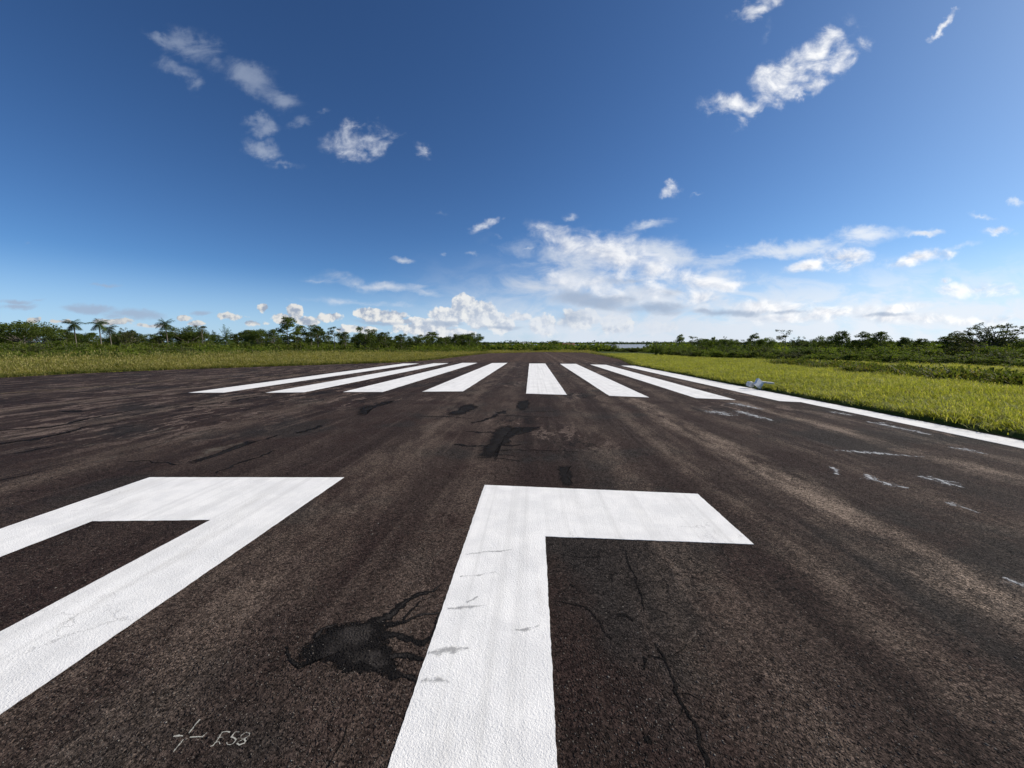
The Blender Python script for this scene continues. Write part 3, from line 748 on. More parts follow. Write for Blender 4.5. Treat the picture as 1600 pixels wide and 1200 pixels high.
ribbons('crack', [([c1(1075, 1000), c1(1050, 1060), c1(1020, 1130), c1(990, 1195)], [.006, .012, .008, .008])], .0016, M_CRACK, 'short crack between the writing and the painted one', .006, 95, .02)
ribbons('crack', [([c1(345, 680), c1(260, 790), c1(130, 860)], [.005, .008, .004])], .0016, M_CRACK, 'fine crack above the hand-painted writing', .008, 96, .02)
ribbons('dust_streak', [([c2(70, 240), c2(230, 235), c2(340, 228)], [.01, .03, .02]), ([c1(1545, 120), c1(1490, 170), c1(1450, 230)], [.02, .03, .04])],
        .0010, M_DUST, 'faint pale wear lines near the painted one', .01, 99, .03)
# smudges on the painted digit
ribbons('smudge', [([c2(310, 423), c2(390, 415), c2(460, 405)], [.05, .05, .02]), ([c2(260, 555), c2(340, 545), c2(415, 540)], [.04, .05, .02]), ([c2(340, 530), c2(385, 505)], [.03, .02]), ([c2(535, 637), c2(590, 635), c2(635, 622)], [.03, .05, .03]),
                   ([c2(180, 740), c2(260, 722), c2(345, 710)], [.08, .08, .03]), ([c2(150, 850), c2(210, 845), c2(270, 850)], [.05, .06, .03]), ([c2(330, 330), c2(420, 320), c2(520, 315)], [.03, .05, .02])], .0055, M_SMUDGE, 'grey smudges across the painted one', .006, 111, .02)
# hand painted mark and writing
K = 10.0
def cw(x, y): return (250 + x / K, 1120 + y / K)
strokes = [[(215, 305), (290, 298), (360, 305)], [(470, 320), (560, 318), (660, 318), (735, 250)], [(205, 560), (290, 460), (370, 360)], [(450, 262), (510, 190), (580, 100), (630, 45)],
           [(1095, 245), (1040, 238), (975, 245), (930, 320), (880, 400), (830, 455), (785, 468)], [(900, 328), (985, 326)], [(850, 415), (920, 390), (940, 430)],
           [(1240, 242), (1175, 240), (1115, 320), (1165, 332), (1190, 365), (1150, 420), (1105, 442), (1060, 440), (1040, 410)],
           [(1230, 390), (1310, 350), (1390, 300), (1400, 270), (1345, 252), (1270, 300), (1260, 340), (1310, 355), (1340, 385), (1320, 415), (1240, 445), (1200, 425), (1230, 390)]]
ribbons('painted_mark', [([cw(*p) for p in s], [.007, .009, .006]) for s in strokes[:4]], .0018, M_CHALK, 'thin hand-painted white cross', .001, 121, .012)
ribbons('painted_writing', [([cw(*p) for p in s], [.007, .008, .006]) for s in strokes[4:]], .0018, M_CHALK, 'hand-painted writing reading E58', .001, 131, .012)
# white scuffs on the right
def c6(x, y): return (1300 + x / 5.333, 560 + y / 5.333)
SC = [([c6(20, 765), c6(200, 778), c6(400, 792), c6(580, 805), c6(780, 825)], [.04, .10, .11, .06, .02]), ([c6(270, 965), c6(370, 1020), c6(500, 1050), c6(640, 1080)], [.03, .12, .09, .03]),
      ([(1488, 785), (1492, 790), (1530, 802)], [.03, .07, .02]), ([c6(740, 980), c6(850, 1010), c6(960, 1040), c6(1100, 1080)], [.10, .10, .12, .03]), ([c6(830, 1010), c6(1050, 1035)], [.05, .02]),
      ([c6(970, 735), c6(1130, 765), c6(1300, 800)], [.05, .14, .04]), ([c6(280, 525), c6(480, 560), c6(650, 600), c6(830, 635)], [.06, .14, .14, .06]), ([c6(0, 445), c6(160, 475)], [.18, .10]), ([c6(350, 535), c6(490, 540)], [.08, .04]),
      ([(1108, 645), (1125, 644), (1140, 650)], [.25, .35, .15]), ([(1150, 642), (1180, 650), (1210, 658)], [.2, .18, .05]), ([(1140, 630), (1160, 633), (1190, 640)], [.2, .25, .1]), ([(1565, 902), (1585, 912), (1600, 920)], [.06, .09, .06]), ([(1300, 730), (1312, 742)], [.05, .03])]
ribbons('paint_scuff', [(p_, [w_ * 3.2 for w_ in ws_]) for p_, ws_ in SC], .0020, M_SCUFF, 'broken white paint scuffs between the number and the edge line', .02, 141, .03)
ribbons('faded_line', [([(0, 615), (100, 608), (250, 597), (400, 590), (470, 585)], [.14, .16, .16, .2, .2])], .0025, M_YELLOW, 'faded yellowish line near the left edge of the runway', .01, 151, .3)

# loose grit lying on the near asphalt
def hull(n, seed):
    rr = np.random.default_rng(seed)
    v = np.array([(1, 0, 0), (-1, 0, 0), (0, 1, 0), (0, -1, 0), (0, 0, 1), (0, 0, -1), (.7, .7, .3), (-.7, .6, .3), (-.6, -.7, .2), (.6, -.7, .4)]) * (1 + rr.uniform(-.25, .25, (10, 1)))
    return v
def grit():
    f8 = np.array([(0, 2, 4), (2, 1, 4), (1, 3, 4), (3, 0, 4), (2, 0, 5), (1, 2, 5), (3, 1, 5), (0, 3, 5)])
    vs = []; fs = []
    n = 60000
    base = np.array([(1, 0, 0), (-1, 0, 0), (0, 1, 0), (0, -1, 0), (0, 0, 1), (0, 0, -.4)], float)
    Yv = 1.0 + 5.0 * rng.random(n) ** 1.35; X = rng.uniform(-1, 1, n) * (1.45 * Yv + .4) - .05 * Yv
    # none on the paint
    keep = ~in_poly(X, Yv, np.array(gl)) & ~(in_poly(X, Yv, np.array(outer)) & ~in_poly(X, Yv, np.array(inner)))
    X, Yv = X[keep], Yv[keep]; n = len(X)
    r = rng.uniform(.0018, .0048, n) * (1 + (rng.random(n) > .97) * .8)
    a = rng.uniform(0, 6.28, n)
    b = base[None] * (1 + rng.uniform(-.35, .35, (n, 6, 1))) * r[:, None, None]
    b[..., 2] *= .55
    x = b[..., 0] * np.cos(a)[:, None] - b[..., 1] * np.sin(a)[:, None]; y = b[..., 0] * np.sin(a)[:, None] + b[..., 1] * np.cos(a)[:, None]
    vv = np.stack([x + X[:, None], y + Yv[:, None], b[..., 2] + (SLOPE * Yv + .0005)[:, None]], -1)
    ff = (f8[None] + (np.arange(n) * 6)[:, None, None]).reshape(-1, 3)
    o = link('gravel', mesh_np('gravel', vv.reshape(-1, 3), ff, M_PEBBLE)); tag(o, 'loose grit scattered over the near runway', 'gravel', kind='stuff')
grit()

# ------------------------------------------------------------------ vegetation: mesh builders
def leaf_quads(cent, size, r, flat=0.0, asp=.5):
    """diamond leaves at given centres"""
    n = len(cent)
    a = r.normal(size=(n, 3)); a[:, 2] *= (1 - flat); a /= np.linalg.norm(a, axis=1)[:, None] + 1e-9
    b = r.normal(size=(n, 3)); b[:, 2] *= (1 - flat); b -= (a * b).sum(1)[:, None] * a; b /= np.linalg.norm(b, axis=1)[:, None] + 1e-9
    s = size * r.uniform(.6, 1.35, (n, 1))
    v = np.stack([cent - a * s, cent - b * s * asp, cent + a * s, cent + b * s * asp], 1)
    return v.reshape(-1, 3)

def quads(nv): return np.arange(nv).reshape(-1, 4)

def in_ball(n, r, shell=.35):
    d = r.normal(size=(n, 3)); d /= np.linalg.norm(d, axis=1)[:, None]
    return d * (shell + (1 - shell) * r.random((n, 1))) ** .6

def tube(path, radii, sides=6):
    path = np.array(path, float); n = len(path); v = []
    for i in range(n):
        d = path[min(n - 1, i + 1)] - path[max(0, i - 1)]; d /= np.linalg.norm(d) + 1e-9
        up = np.array((1, 0, 0)) if abs(d[0]) < .8 else np.array((0, 1, 0))
        a = np.cross(d, up); a /= np.linalg.norm(a); b = np.cross(d, a)
        for k in range(sides):
            th = 2 * math.pi * k / sides
            v.append(path[i] + (a * math.cos(th) + b * math.sin(th)) * radii[i])
    f = []
    for i in range(n - 1):
        for k in range(sides):
            f.append((i * sides + k, i * sides + (k + 1) % sides, (i + 1) * sides + (k + 1) % sides, (i + 1) * sides + k))
    return np.array(v), np.array(f)

class Tubes:
    def __init__(s): s.v = []; s.f = []; s.n = 0
    def add(s, path, radii, sides=5):
        v, f = tube(path, radii, sides); s.v.append(v); s.f.append(f + s.n); s.n += len(v)
    def mesh(s, name, mat): return mesh_np(name, np.concatenate(s.v), np.concatenate(s.f), mat, smooth=True)

def bend(a, b, r, k=4, amt=.08):
    a = np.array(a, float); b = np.array(b, float); L = np.linalg.norm(b - a); o = r.normal(size=3) * amt * L
    return [a + (b - a) * t_ + o * math.sin(math.pi * t_) for t_ in np.linspace(0, 1, k)]

def make_tree(kind, seed, H=1.0):
    """unit-height tree: returns trunk mesh, crown mesh, crown width"""
    r = np.random.default_rng(seed); T = Tubes(); C = []
    def clump(c, rad, n, size, squash=.6, flat=.2):
        c = np.array(c); rad = rad * r.uniform(.8, 1.2)
        p = in_ball(n, r, .2) * rad; p[:, 2] *= squash
        C.append(leaf_quads(p + c, size, r, flat))
    mat = M_LEAFD
    if kind == 'round':
        W = 1.15; top = .38
        T.add(bend((0, 0, 0), (r.uniform(-.03, .03), 0, top), r), [.028, .022, .02, .018], 6)
        for i in range(34):
            th = r.uniform(0, 6.28); ph = r.random() ** .5
            R_ = .50 * ph; zz = .60 + .33 * math.sqrt(max(0, 1 - ph * ph)) * r.uniform(-.35, 1.0)
            c = (R_ * math.cos(th), R_ * math.sin(th), zz)
            if i % 3 == 0: T.add(bend((0, 0, top - .05), c, r, 4, .1), [.014, .010, .006, .003])
            clump(c, .15, 150, .018, .62)
    elif kind == 'dense':
        W = .85
        T.add(bend((0, 0, 0), (0, 0, .7), r), [.024, .02, .014, .006], 6)
        for i in range(42):
            th = r.uniform(0, 6.28); zz = r.uniform(.25, .95); R_ = .42 * (1 - ((zz - .45) / .6) ** 2) ** .5 * r.random() ** .5 if abs(zz - .45) < .58 else .05
            c = (R_ * math.cos(th), R_ * math.sin(th), zz)
            if i % 4 == 0: T.add(bend((0, 0, zz * .6), c, r), [.010, .007, .005, .002])
            clump(c, .11, 120, .017, .7)
    elif kind == 'layered':
        W = .75; mat = M_LEAFD
        T.add(bend((0, 0, 0), (r.uniform(-.04, .04), 0, .97), r, 6, .02), [.017, .015, .012, .009, .006, .003], 6)
        nt = 8
        for k in range(nt):
            zz = .40 + .55 * k / (nt - 1) + r.uniform(-.02, .02); R0 = (.30 * (1 - (k / nt) ** 1.6) + .05) * r.uniform(.7, 1.15)
            for j in range(r.integers(3, 6)):
                th = r.uniform(0, 6.28); R_ = R0 * r.uniform(.45, 1)
                c = (R_ * math.cos(th), R_ * math.sin(th), zz + R_ * r.uniform(.1, .7))
                T.add(bend((0, 0, zz - .03), c, r), [.007, .005, .004, .002], 4)
                clump(c, .085, 95, .017, .72, .15)
    elif kind == 'spindly':
        W = .45; mat = M_LEAFG
        T.add(bend((0, 0, 0), (r.uniform(-.06, .06), 0, .94), r, 6, .03), [.014, .012, .010, .008, .005, .003], 6)
        for k in range(11):
            th = r.uniform(0, 6.28); zz = r.uniform(.58, .97); R_ = r.uniform(.03, .2)
            c = (R_ * math.cos(th), R_ * math.sin(th), zz)
            T.add(bend((0, 0, zz - .1), c, r), [.006, .004, .003, .002], 4)
            clump(c, .075, 60, .016, .6)
    elif kind == 'open':
        W = 1.1; mat = M_LEAFG
        T.add(bend((0, 0, 0), (0, 0, .3), r), [.03, .026, .022, .02], 6)
        for k in range(22):
            th = r.uniform(0, 6.28); el = r.uniform(.15, 1.0); R_ = .55 * math.cos(el * 1.35) * r.uniform(.5, 1.05); zz = .42 + .56 * math.sin(.25 + el * 1.3) * r.uniform(.65, 1.02)
            e = np.array((R_ * math.cos(th), R_ * math.sin(th), zz)); s_ = np.array((0, 0, r.uniform(.12, .35)))
            pth = bend(s_, e, r, 6, .06); T.add(pth, [.013, .010, .008, .006, .004, .0015], 4)
            for q_ in (2, 3, 4, 5):
                for _ in range(2):
                    cc = pth[q_] + r.normal(size=3) * .035
                    clump(cc, .045, 26, .016, .9, .1)
    elif kind == 'bushy':
        W = .6; mat = M_LEAF
        T.add(bend((0, 0, 0), (0, 0, .8), r), [.02, .016, .01, .004], 6)
        for i in range(26):
            th = r.uniform(0, 6.28); zz = r.uniform(.12, .98); R_ = .28 * (1.08 - zz) ** .5 * r.random() ** .5
            c = (R_ * math.cos(th), R_ * math.sin(th), zz)
            if i % 4 == 0: T.add(bend((0, 0, zz * .7), c, r), [.01, .007, .004, .002], 4)
            clump(c, .095, 110, .020, .8)
    elif kind == 'palm':
        W = .55; mat = M_PALM
        lean = r.uniform(-.06, .06)
        T.add([(lean * t_ * t_, 0, .80 * t_) for t_ in np.linspace(0, 1, 7)], [.019, .014, .013, .012, .011, .011, .012], 7)
        P0 = np.array((lean, 0, .80)); fronds(C, r, P0, 26, .235, (-.7, 1.45), .036)
    elif kind == 'fan':
        W = .9; mat = M_PALM
        T.add([(0, 0, 0), (0, 0, .22), (0, 0, .42)], [.03, .026, .022], 7)
        fronds(C, r, np.array((0, 0, .42)), 20, .52, (.1, 1.45), .045)
    crown = np.concatenate(C); crown[:, 2] = np.maximum(crown[:, 2], .01)
    zmax = crown[:, 2].max(); k = 1.0 / zmax
    tr = T.mesh('trunk', M_BARK); cr = mesh_np('crown', crown * (1, 1, k), quads(len(crown)), mat)
    wx = np.percentile(crown[:, 0], 99) - np.percentile(crown[:, 0], 1)
    return tr, cr, wx

def fronds(C, r, P0, n, L, elr, lw):
    for i in range(n):
        th = 6.283 * i / n * 2.4 + r.uniform(-.2, .2); el = r.uniform(*elr); LL = L * r.uniform(.8, 1.1)
        d = np.array((math.cos(th) * math.cos(el), math.sin(th) * math.cos(el), math.sin(el)))
        pts = []; p = P0.copy(); dd = d.copy(); m = 13
        for k in range(m):
            pts.append(p.copy()); dd = dd + np.array((0, 0, -.075 - .045 * abs(math.cos(el)))); dd /= np.linalg.norm(dd); p = p + dd * LL / m
        side = np.array((-math.sin(th), math.cos(th), 0))
        vs = []
        for k in range(1, m):
            w = lw * 2.4 * math.sin(math.pi * min(1, (k + 1.5) / (m + 1.5))) ** .7
            t0 = pts[k]; t1 = pts[k] + (pts[k] - pts[k - 1]) * .55; ax = pts[k] - pts[k - 1]
            for sgn in (-1, 1):
                tip = pts[k] + side * sgn * w + ax * 1.1 + np.array((0, 0, -w * r.uniform(.3, .8)))
                vs += [t0, t1, tip + ax * .1, tip]
            vs += [pts[k - 1] - side * .003, pts[k - 1] + side * .003, pts[k] + side * .002, pts[k] - side * .002]
        C.append(np.array(vs))

def make_shrub(seed, mat, tall=False):
    r = np.random.default_rng(seed); C = []; T = Tubes()
    nc = 20
    for i in range(nc):
        th = r.uniform(0, 6.28); R_ = .5 * r.random() ** .5; h = r.uniform(.15, .85) * (1 - (R_ / .62) ** 2 * .6)
        c = np.array((R_ * math.cos(th), R_ * math.sin(th), h))
        rad = r.uniform(.13, .22)
        p = in_ball(150, r, .2) * rad; p[:, 2] *= .75
        C.append(leaf_quads(p + c, .030, r, .2))
        if i % 2 == 0: T.add(bend((c[0] * .2, c[1] * .2, 0), c, r, 3), [.012, .008, .004], 4)
    # shoots standing out of the top
    for i in range(9):
        th = r.uniform(0, 6.28); R_ = .45 * r.random() ** .5; b0 = np.array((R_ * math.cos(th), R_ * math.sin(th), .5)); tp = b0 + np.array((r.uniform(-.1, .1), r.uniform(-.1, .1), r.uniform(.25, .55)))
        T.add([b0, tp], [.006, .002], 4)
        p = b0 + (tp - b0) * r.random((40, 1)) + r.normal(size=(40, 3)) * .03
        C.append(leaf_quads(p, .030, r, .1))
    v = np.concatenate(C); v[:, 2] = np.maximum(v[:, 2], 0)
    return T.mesh('stem', M_BARK), mesh_np('foliage', v, quads(len(v)), mat)

TREES = {}
for k in ('round', 'dense', 'layered', 'spindly', 'open', 'bushy', 'palm', 'fan'):
    TREES[k] = [make_tree(k, s + hash_) for s, hash_ in ((11, 1), (12, 5), (13, 9))]
SHRUBS = [make_shrub(s, m_) for s, m_ in ((1, M_LEAF), (2, M_LEAF), (3, M_LEAFG), (4, M_LEAF), (5, M_LEAFD))]

def at_depth(px, depth):
    d = ray(px, HOR); c, s = math.cos(YAW), math.sin(YAW)
    f = -s * d[0] + c * d[1]
    return d[0] * depth / f, d[1] * depth / f

def tree_at(px, topy, wpx, kind, depth, label, group=None, cat='tree'):
    x, y = at_depth(px, depth)
    gz_ = float(zg(x, y))
    top = CAMH + ray(px, topy)[2] / (-math.sin(YAW) * ray(px, topy)[0] + math.cos(YAW) * ray(px, topy)[1]) * depth
    H = top - gz_
    trm, crm, wx = TREES[kind][random.randrange(3)]
    nm = {'round': 'broad_tree', 'dense': 'leafy_tree', 'layered': 'layered_tree', 'spindly': 'slender_tree', 'open': 'open_branched_tree', 'bushy': 'young_tree', 'palm': 'palm_tree', 'fan': 'low_palm'}[kind]
    e = empty(nm, (x, y, gz_ - .1)); tag(e, label, cat, group)
    W = wpx / F * depth * math.hypot(1, (px - 800) / F) ** .3
    s = W / wx
    if kind in ('palm', 'fan'): s = max(.8 * H, min(s, 1.2 * H))
    t_ = link('trunk', trm, e); c_ = link('crown' if kind not in ('palm', 'fan') else 'fronds', crm, e)
    thick = max(.35 * H, min(s, H * 1.1))
    for o_ in (t_, c_): o_.scale = (s, s, H)
    e.rotation_euler.z = random.uniform(0, 6.28)
    return e
G1 = 'trees behind the scrub left of the runway'; G2 = 'trees above the scrub right of the runway'
LIST = [
 (38, 498, 66, 'round', 76, 'broad dark domed tree, the largest crown at the left edge', None),
 (10, 517, 36, 'round', 100, 'pale dull tree cut by the left edge of the picture', None),
 (64, 505, 40, 'round', 74, 'spreading tree with a pale trunk beside the broad domed tree', None),
 (119, 497, 24, 'palm', 88, 'tall palm nearest the broad domed tree', 'palms in the left tree line'),
 (158, 497, 29, 'palm', 80, 'tallest palm of the close pair, fronds drooping', 'palms in the left tree line'),
 (174, 506, 24, 'palm', 86, 'shorter palm tucked behind its taller neighbour', 'palms in the left tree line'),
 (262, 496, 26, 'palm', 90, 'lone tall palm with a thin pale trunk', 'palms in the left tree line'),
 (353, 506, 26, 'fan', 88, 'low palm with upright fanned fronds among dark trees', 'palms in the left tree line'),
 (335, 515, 22, 'fan', 96, None, G1), (385, 517, 20, 'fan', 96, None, G1), (186, 516, 20, 'fan', 92, None, G1), (130, 518, 18, 'fan', 96, None, G1),
 (102, 513, 28, 'layered', 92, None, G1), (195, 511, 26, 'open', 90, None, G1), (207, 515, 24, 'layered', 94, None, G1), (222, 520, 26, 'dense', 98, None, G1), (244, 521, 36, 'round', 104, None, G1),
 (294, 507, 50, 'round', 98, 'broad nearly black tree right of the lone palm', None), (318, 507, 15, 'spindly', 92, None, G1), (372, 518, 22, 'dense', 98, None, G1),
 (403, 512, 24, 'round', 98, None, G1), (428, 513, 26, 'layered', 96, None, G1),
 (452, 493, 34, 'layered', 88, 'tallest tree of the left tree line, dark and tiered', None), (470, 508, 20, 'layered', 94, None, G1), (483, 507, 22, 'spindly', 92, None, G1),
 (497, 506, 28, 'layered', 90, None, G1), (513, 516, 14, 'spindly', 92, None, G1), (522, 509, 16, 'spindly', 90, None, G1), (540, 517, 22, 'layered', 94, None, G1),
 (571, 508, 36, 'dense', 92, 'dense dark stripe-side tree with a tall full crown', None), (590, 518, 18, 'spindly', 98, None, G1), (603, 517, 24, 'dense', 98, None, G1), (628, 520, 22, 'dense', 102, None, G1),
 (650, 521, 26, 'dense', 106, None, G1), (672, 525, 20, 'dense', 110, None, G1), (686, 525, 18, 'dense', 112, None, G1), (696, 527, 14, 'spindly', 114, None, G1), (711, 521, 14, 'layered', 116, None, G1),
 (722, 528, 12, 'spindly', 118, None, G1), (733, 525, 16, 'dense', 118, None, G1), (746, 528, 10, 'spindly', 122, None, G1), (760, 533, 16, 'dense', 130, None, G1), (780, 533, 12, 'dense', 150, None, G1),
 (791, 531, 6, 'spindly', 150, None, G1), (797, 531, 8, 'spindly', 160, None, G1), (806, 531, 5, 'spindly', 160, None, G1), (866, 530.5, 20, 'round', 200, 'small dark tree beyond the far end of the runway', None),
 (849, 534, 12, 'dense', 190, None, 'small trees beyond the runway end'), (878, 534, 10, 'dense', 200, None, 'small trees beyond the runway end'), (958, 533.5, 8, 'dense', 230, 'tiny tree standing before the river', None),
 (1062, 521, 20, 'bushy', 88, 'bright bushy tree taller than the scrub near the river gap', None), (1082, 524, 12, 'spindly', 84, None, G2), (1090, 528, 6, 'spindly', 84, None, G2), (1100, 528, 18, 'dense', 82, None, G2),
 (1114, 525, 9, 'bushy', 76, None, G2), (1133, 524, 6, 'spindly', 76, None, G2), (1143, 532, 14, 'dense', 72, None, G2), (1158, 529, 12, 'spindly', 70, None, G2), (1178, 519, 20, 'layered', 66, None, G2),
 (1197, 525, 22, 'round', 66, None, G2), (1208, 530, 14, 'dense', 64, None, G2), (1225, 513, 20, 'spindly', 60, 'slender lone tree rising clear of the right scrub', None), (1250, 524, 28, 'open', 58, None, G2),
 (1270, 527, 22, 'dense', 58, None, G2), (1294, 521, 30, 'round', 58, None, G2), (1314, 515, 26, 'layered', 56, 'tall tiered tree between two broad ones right of the runway', None), (1330, 529, 20, 'dense', 56, None, G2),
 (1348, 516, 24, 'layered', 56, 'first of two matching feathery trees above the right scrub', None), (1376, 516, 28, 'layered', 56, 'second of two matching feathery trees, slightly wider', None),
 (1394, 529, 14, 'dense', 56, None, G2), (1412, 525, 24, 'layered', 54, None, G2), (1440, 527, 22, 'layered', 54, None, G2), (1480, 523, 30, 'layered', 50, None, G2), (1510, 515, 38, 'open', 48, None, G2), (1496, 522, 24, 'layered', 50, None, G2),
 (1548, 501, 62, 'open', 44, 'largest tree right of the runway, bare feathery spreading limbs', None), (1588, 524, 40, 'round', 46, 'dark rounded tree at the right edge of the picture', None)]
LM = [(36, 'the broad domed tree'), (119, 'the first tall palm'), (158, 'the close pair of palms'), (262, 'the lone tall palm'), (294, 'the broad nearly black tree'), (353, 'the low fanned palm'), (452, 'the tallest tiered tree'),
      (571, 'the dense stripe-side tree'), (866, 'the small dark tree past the runway end'), (1062, 'the bright bushy tree'), (1225, 'the slender lone tree'), (1314, 'the tall tiered tree'), (1376, 'the two matching feathery trees'), (1548, 'the largest feathery tree')]
KD = {'round': 'rounded dark tree', 'dense': 'leafy dark tree', 'layered': 'tiered feathery tree', 'spindly': 'slender thin-crowned tree', 'open': 'open-branched tree', 'bushy': 'young bushy tree', 'palm': 'palm', 'fan': 'low palm'}
ORD = ['just', 'second', 'third', 'fourth', 'fifth', 'sixth', 'seventh', 'eighth', 'ninth', 'tenth', 'eleventh', 'twelfth', 'thirteenth', 'fourteenth', 'fifteenth', 'sixteenth', 'seventeenth', 'eighteenth']
def place_label(px, kd):
    side = 1 if px > 900 else 0
    best = min((q_ for q_ in LM if (q_[0] > 900) == bool(side)), key=lambda q_: abs(q_[0] - px))
    lo, hi = sorted((best[0], px)); n_ = sum(1 for q_ in LIST if lo < q_[0] < hi)
    where_ = 'right' if px > best[0] else 'left'
    return KD[kd].replace('feathery ', '').replace('thin-crowned ', '') + ((' just %s of ' % where_) if n_ == 0 else (', %s tree %s of ' % (ORD[n_], where_))) + best[1]
for (px, ty, w_, kd, dp, lb, gr) in LIST:
    if lb is None: lb = place_label(px, kd)
    if lb is None:
        lb = {'trees behind the scrub left of the runway': 'small dark tree among others behind the scrub left of the runway', G2: 'small feathery tree standing above the scrub right of the runway'}.get(gr, 'small far tree beyond the end of the runway')
    tree_at(px, ty, w_, kd, dp, lb, gr)
rr = random.Random(5)
for i in range(64):          # filling trees behind the named ones
    px = rr.uniform(-120, 760); k = (px / 760)
    tree_at(px, rr.uniform(514, 529) + max(0, (px - 520) / 45), rr.uniform(20, 38), rr.choice(['dense', 'round', 'layered', 'dense']), rr.uniform(98, 118) + max(0, px - 500) * .1, 'small dark tree among others behind the scrub left of the runway', G1)
for i in range(20):
    px = rr.uniform(1040, 1750)
    tree_at(px, rr.uniform(527, 532), rr.uniform(18, 34), rr.choice(['dense', 'round']), rr.uniform(64, 80) + max(0, (1300 - px)) * .06, 'small feathery tree standing above the scrub right of the runway', G2)

# ---- shrubs, each one its own thing
def shrub(x, y, w_, h, label, group, which=None, name='shrub'):
    sm, fm = SHRUBS[which if which is not None else rr.randrange(4)]
    e = empty(name, (x, y, float(zg(x, y)) - .05)); tag(e, label, 'shrub', group)
    for nm, me in (('stems', sm), ('foliage', fm)):
        o_ = link(nm, me, e); o_.scale = (w_, w_, h)
        if nm == 'stems': o_['kind'] = 'stuff'
    e.rotation_euler.z = rr.uniform(0, 6.28)
def along(pxs, n):
    P_ = np.array([gp(*p) for p in pxs]); L = np.concatenate([[0], np.cumsum(np.hypot(*np.diff(P_, axis=0).T))])
    s = np.linspace(0, L[-1], n)
    return np.stack([np.interp(s, L, P_[:, 0]), np.interp(s, L, P_[:, 1])], -1)
scrubL = [(-60, 561), (0, 559), (200, 556.5), (400, 553.5), (600, 551.2), (740, 549.4)]
for row, (n, off, h0, h1) in enumerate(((44, -3, .9, 1.7), (46, 4, 1.4, 2.5), (40, 11, 1.8, 3.1))):
    A_ = along(scrubL, n)
    for p in A_:
        d_ = p / np.hypot(*p); q_ = p + d_ * (off + rr.uniform(-2, 2)) + np.array((rr.uniform(-1, 1), 0))
        w_ = rr.uniform(3.6, 5.2)
        shrub(q_[0], q_[1], w_, rr.uniform(h0, h1), 'green leafy shrub in the scrub belt left of the runway', 'shrubs in the left scrub belt', rr.choice((0, 1, 3, 3, 1, 4 if row else 2)))
for i in range(40):
    px_ = rr.uniform(-60, 730); g0 = np.interp(px_, [-60, 0, 200, 400, 700], [568, 566, 562, 557.5, 551.5]) + rr.uniform(-2.5, 2)
    x, y = gp(px_, g0); shrub(x, y, rr.uniform(1.6, 3.4), rr.uniform(.6, 1.35), 'low bright bush standing forward of the left scrub belt', 'low bushes in front of the left scrub', rr.choice((0, 1, 3)), 'low_bush')
scrubR = [(1045, 555), (1075, 558.5), (1150, 561), (1230, 563.5), (1330, 567), (1450, 571), (1600, 576), (1700, 579)]
for row, (n, off, h0, h1) in enumerate(((42, 0, .8, 1.4), (44, 3.5, 1.1, 1.8), (34, 8.5, 1.4, 2.2))):
    A_ = along(scrubR, n)
    for p in A_:
        d_ = p / np.hypot(*p); q_ = p + d_ * (off + rr.uniform(-1.4, 1.4)) + np.array((rr.uniform(-.6, .6), 0))
        shrub(q_[0], q_[1], rr.uniform(2.2, 3.4), rr.uniform(h0, h1), 'green leafy shrub in the scrub belt right of the runway', 'shrubs in the right scrub belt', rr.choice((0, 1, 3, 2, 1, 4 if row else 0)))
x, y = gp(1027, 557.5); shrub(x, y, 1.9, 2.3, 'single dark shrub leaning out of the grass near the river gap', None, 4, 'dark_shrub')
# far rows beyond the end of the runway
scrubE = [(745, 549.3), (800, 548.6), (860, 548.2), (930, 548.6), (1000, 551), (1050, 552.5)]
for n, off, h0, h1 in ((20, 3, 1.2, 2.0),):
    for p in along(scrubE, n):
        d_ = p / np.hypot(*p); q_ = p + d_ * (off + rr.uniform(-1, 5))
        shrub(q_[0], q_[1], rr.uniform(4, 6), rr.uniform(h0, h1), 'low green shrub beyond the far end of the runway', 'shrubs beyond the runway end')

# ---- far scrub as one mass, and the wooded far bank
def leaf_mass(name, cx, cy, n_each, w_, h, size, mat, label, seed=1):
    r = np.random.default_rng(seed); n = len(cx)
    p = in_ball(n * n_each, r, .3).reshape(n, n_each, 3)
    p[..., :2] *= (w_ / 2)[:, None, None]; p[..., 2] = np.abs(p[..., 2]) * h[:, None]
    p[..., 0] += cx[:, None]; p[..., 1] += cy[:, None]; p[..., 2] += zg(cx, cy)[:, None]
    q_ = p.reshape(-1, 3)
    v = leaf_quads(q_, size, r, .1, .7)
    o = link(name, mesh_np(name, v, quads(len(v)), mat)); tag(o, label, 'vegetation', kind='stuff')
    return o
r = np.random.default_rng(3)
n = 5200
cy = 118 + 420 * r.random(n) ** 1.3; cx = r.uniform(-1.1, 1.0, n) * (cy * 1.25) + 10
_c, _s = math.cos(YAW), math.sin(YAW)
pp = 800 + F * (cx * _c + cy * _s) / (-cx * _s + cy * _c)
gap = (pp > 944) & (pp < 1010)
ok = ~(gap & (cy > 165)); hgt_ = r.uniform(1.2, 3.4, n) * np.clip((cy / 150), .8, 1.2); hgt_ = np.where(gap, .7, hgt_)
cx, cy, hgt_ = cx[ok], cy[ok], hgt_[ok]; n = len(cx)
leaf_mass('far_scrub', cx, cy, 34, r.uniform(4, 9, n), hgt_, .45, M_LEAF, 'distant belt of mixed scrub beyond the runway end', 4)
n = 2600
cx = r.uniform(-2600, 3200, n); cy = r.uniform(1872, 2100, n)
leaf_mass('far_bank_forest', cx, cy, 26, r.uniform(18, 40, n), r.uniform(7, 15, n) * (1 + .25 * np.sin(cx / 130) * np.sin(cx / 57)), 2.6, M_FARLEAF, 'dark wooded far bank on the horizon beyond the river', 5)
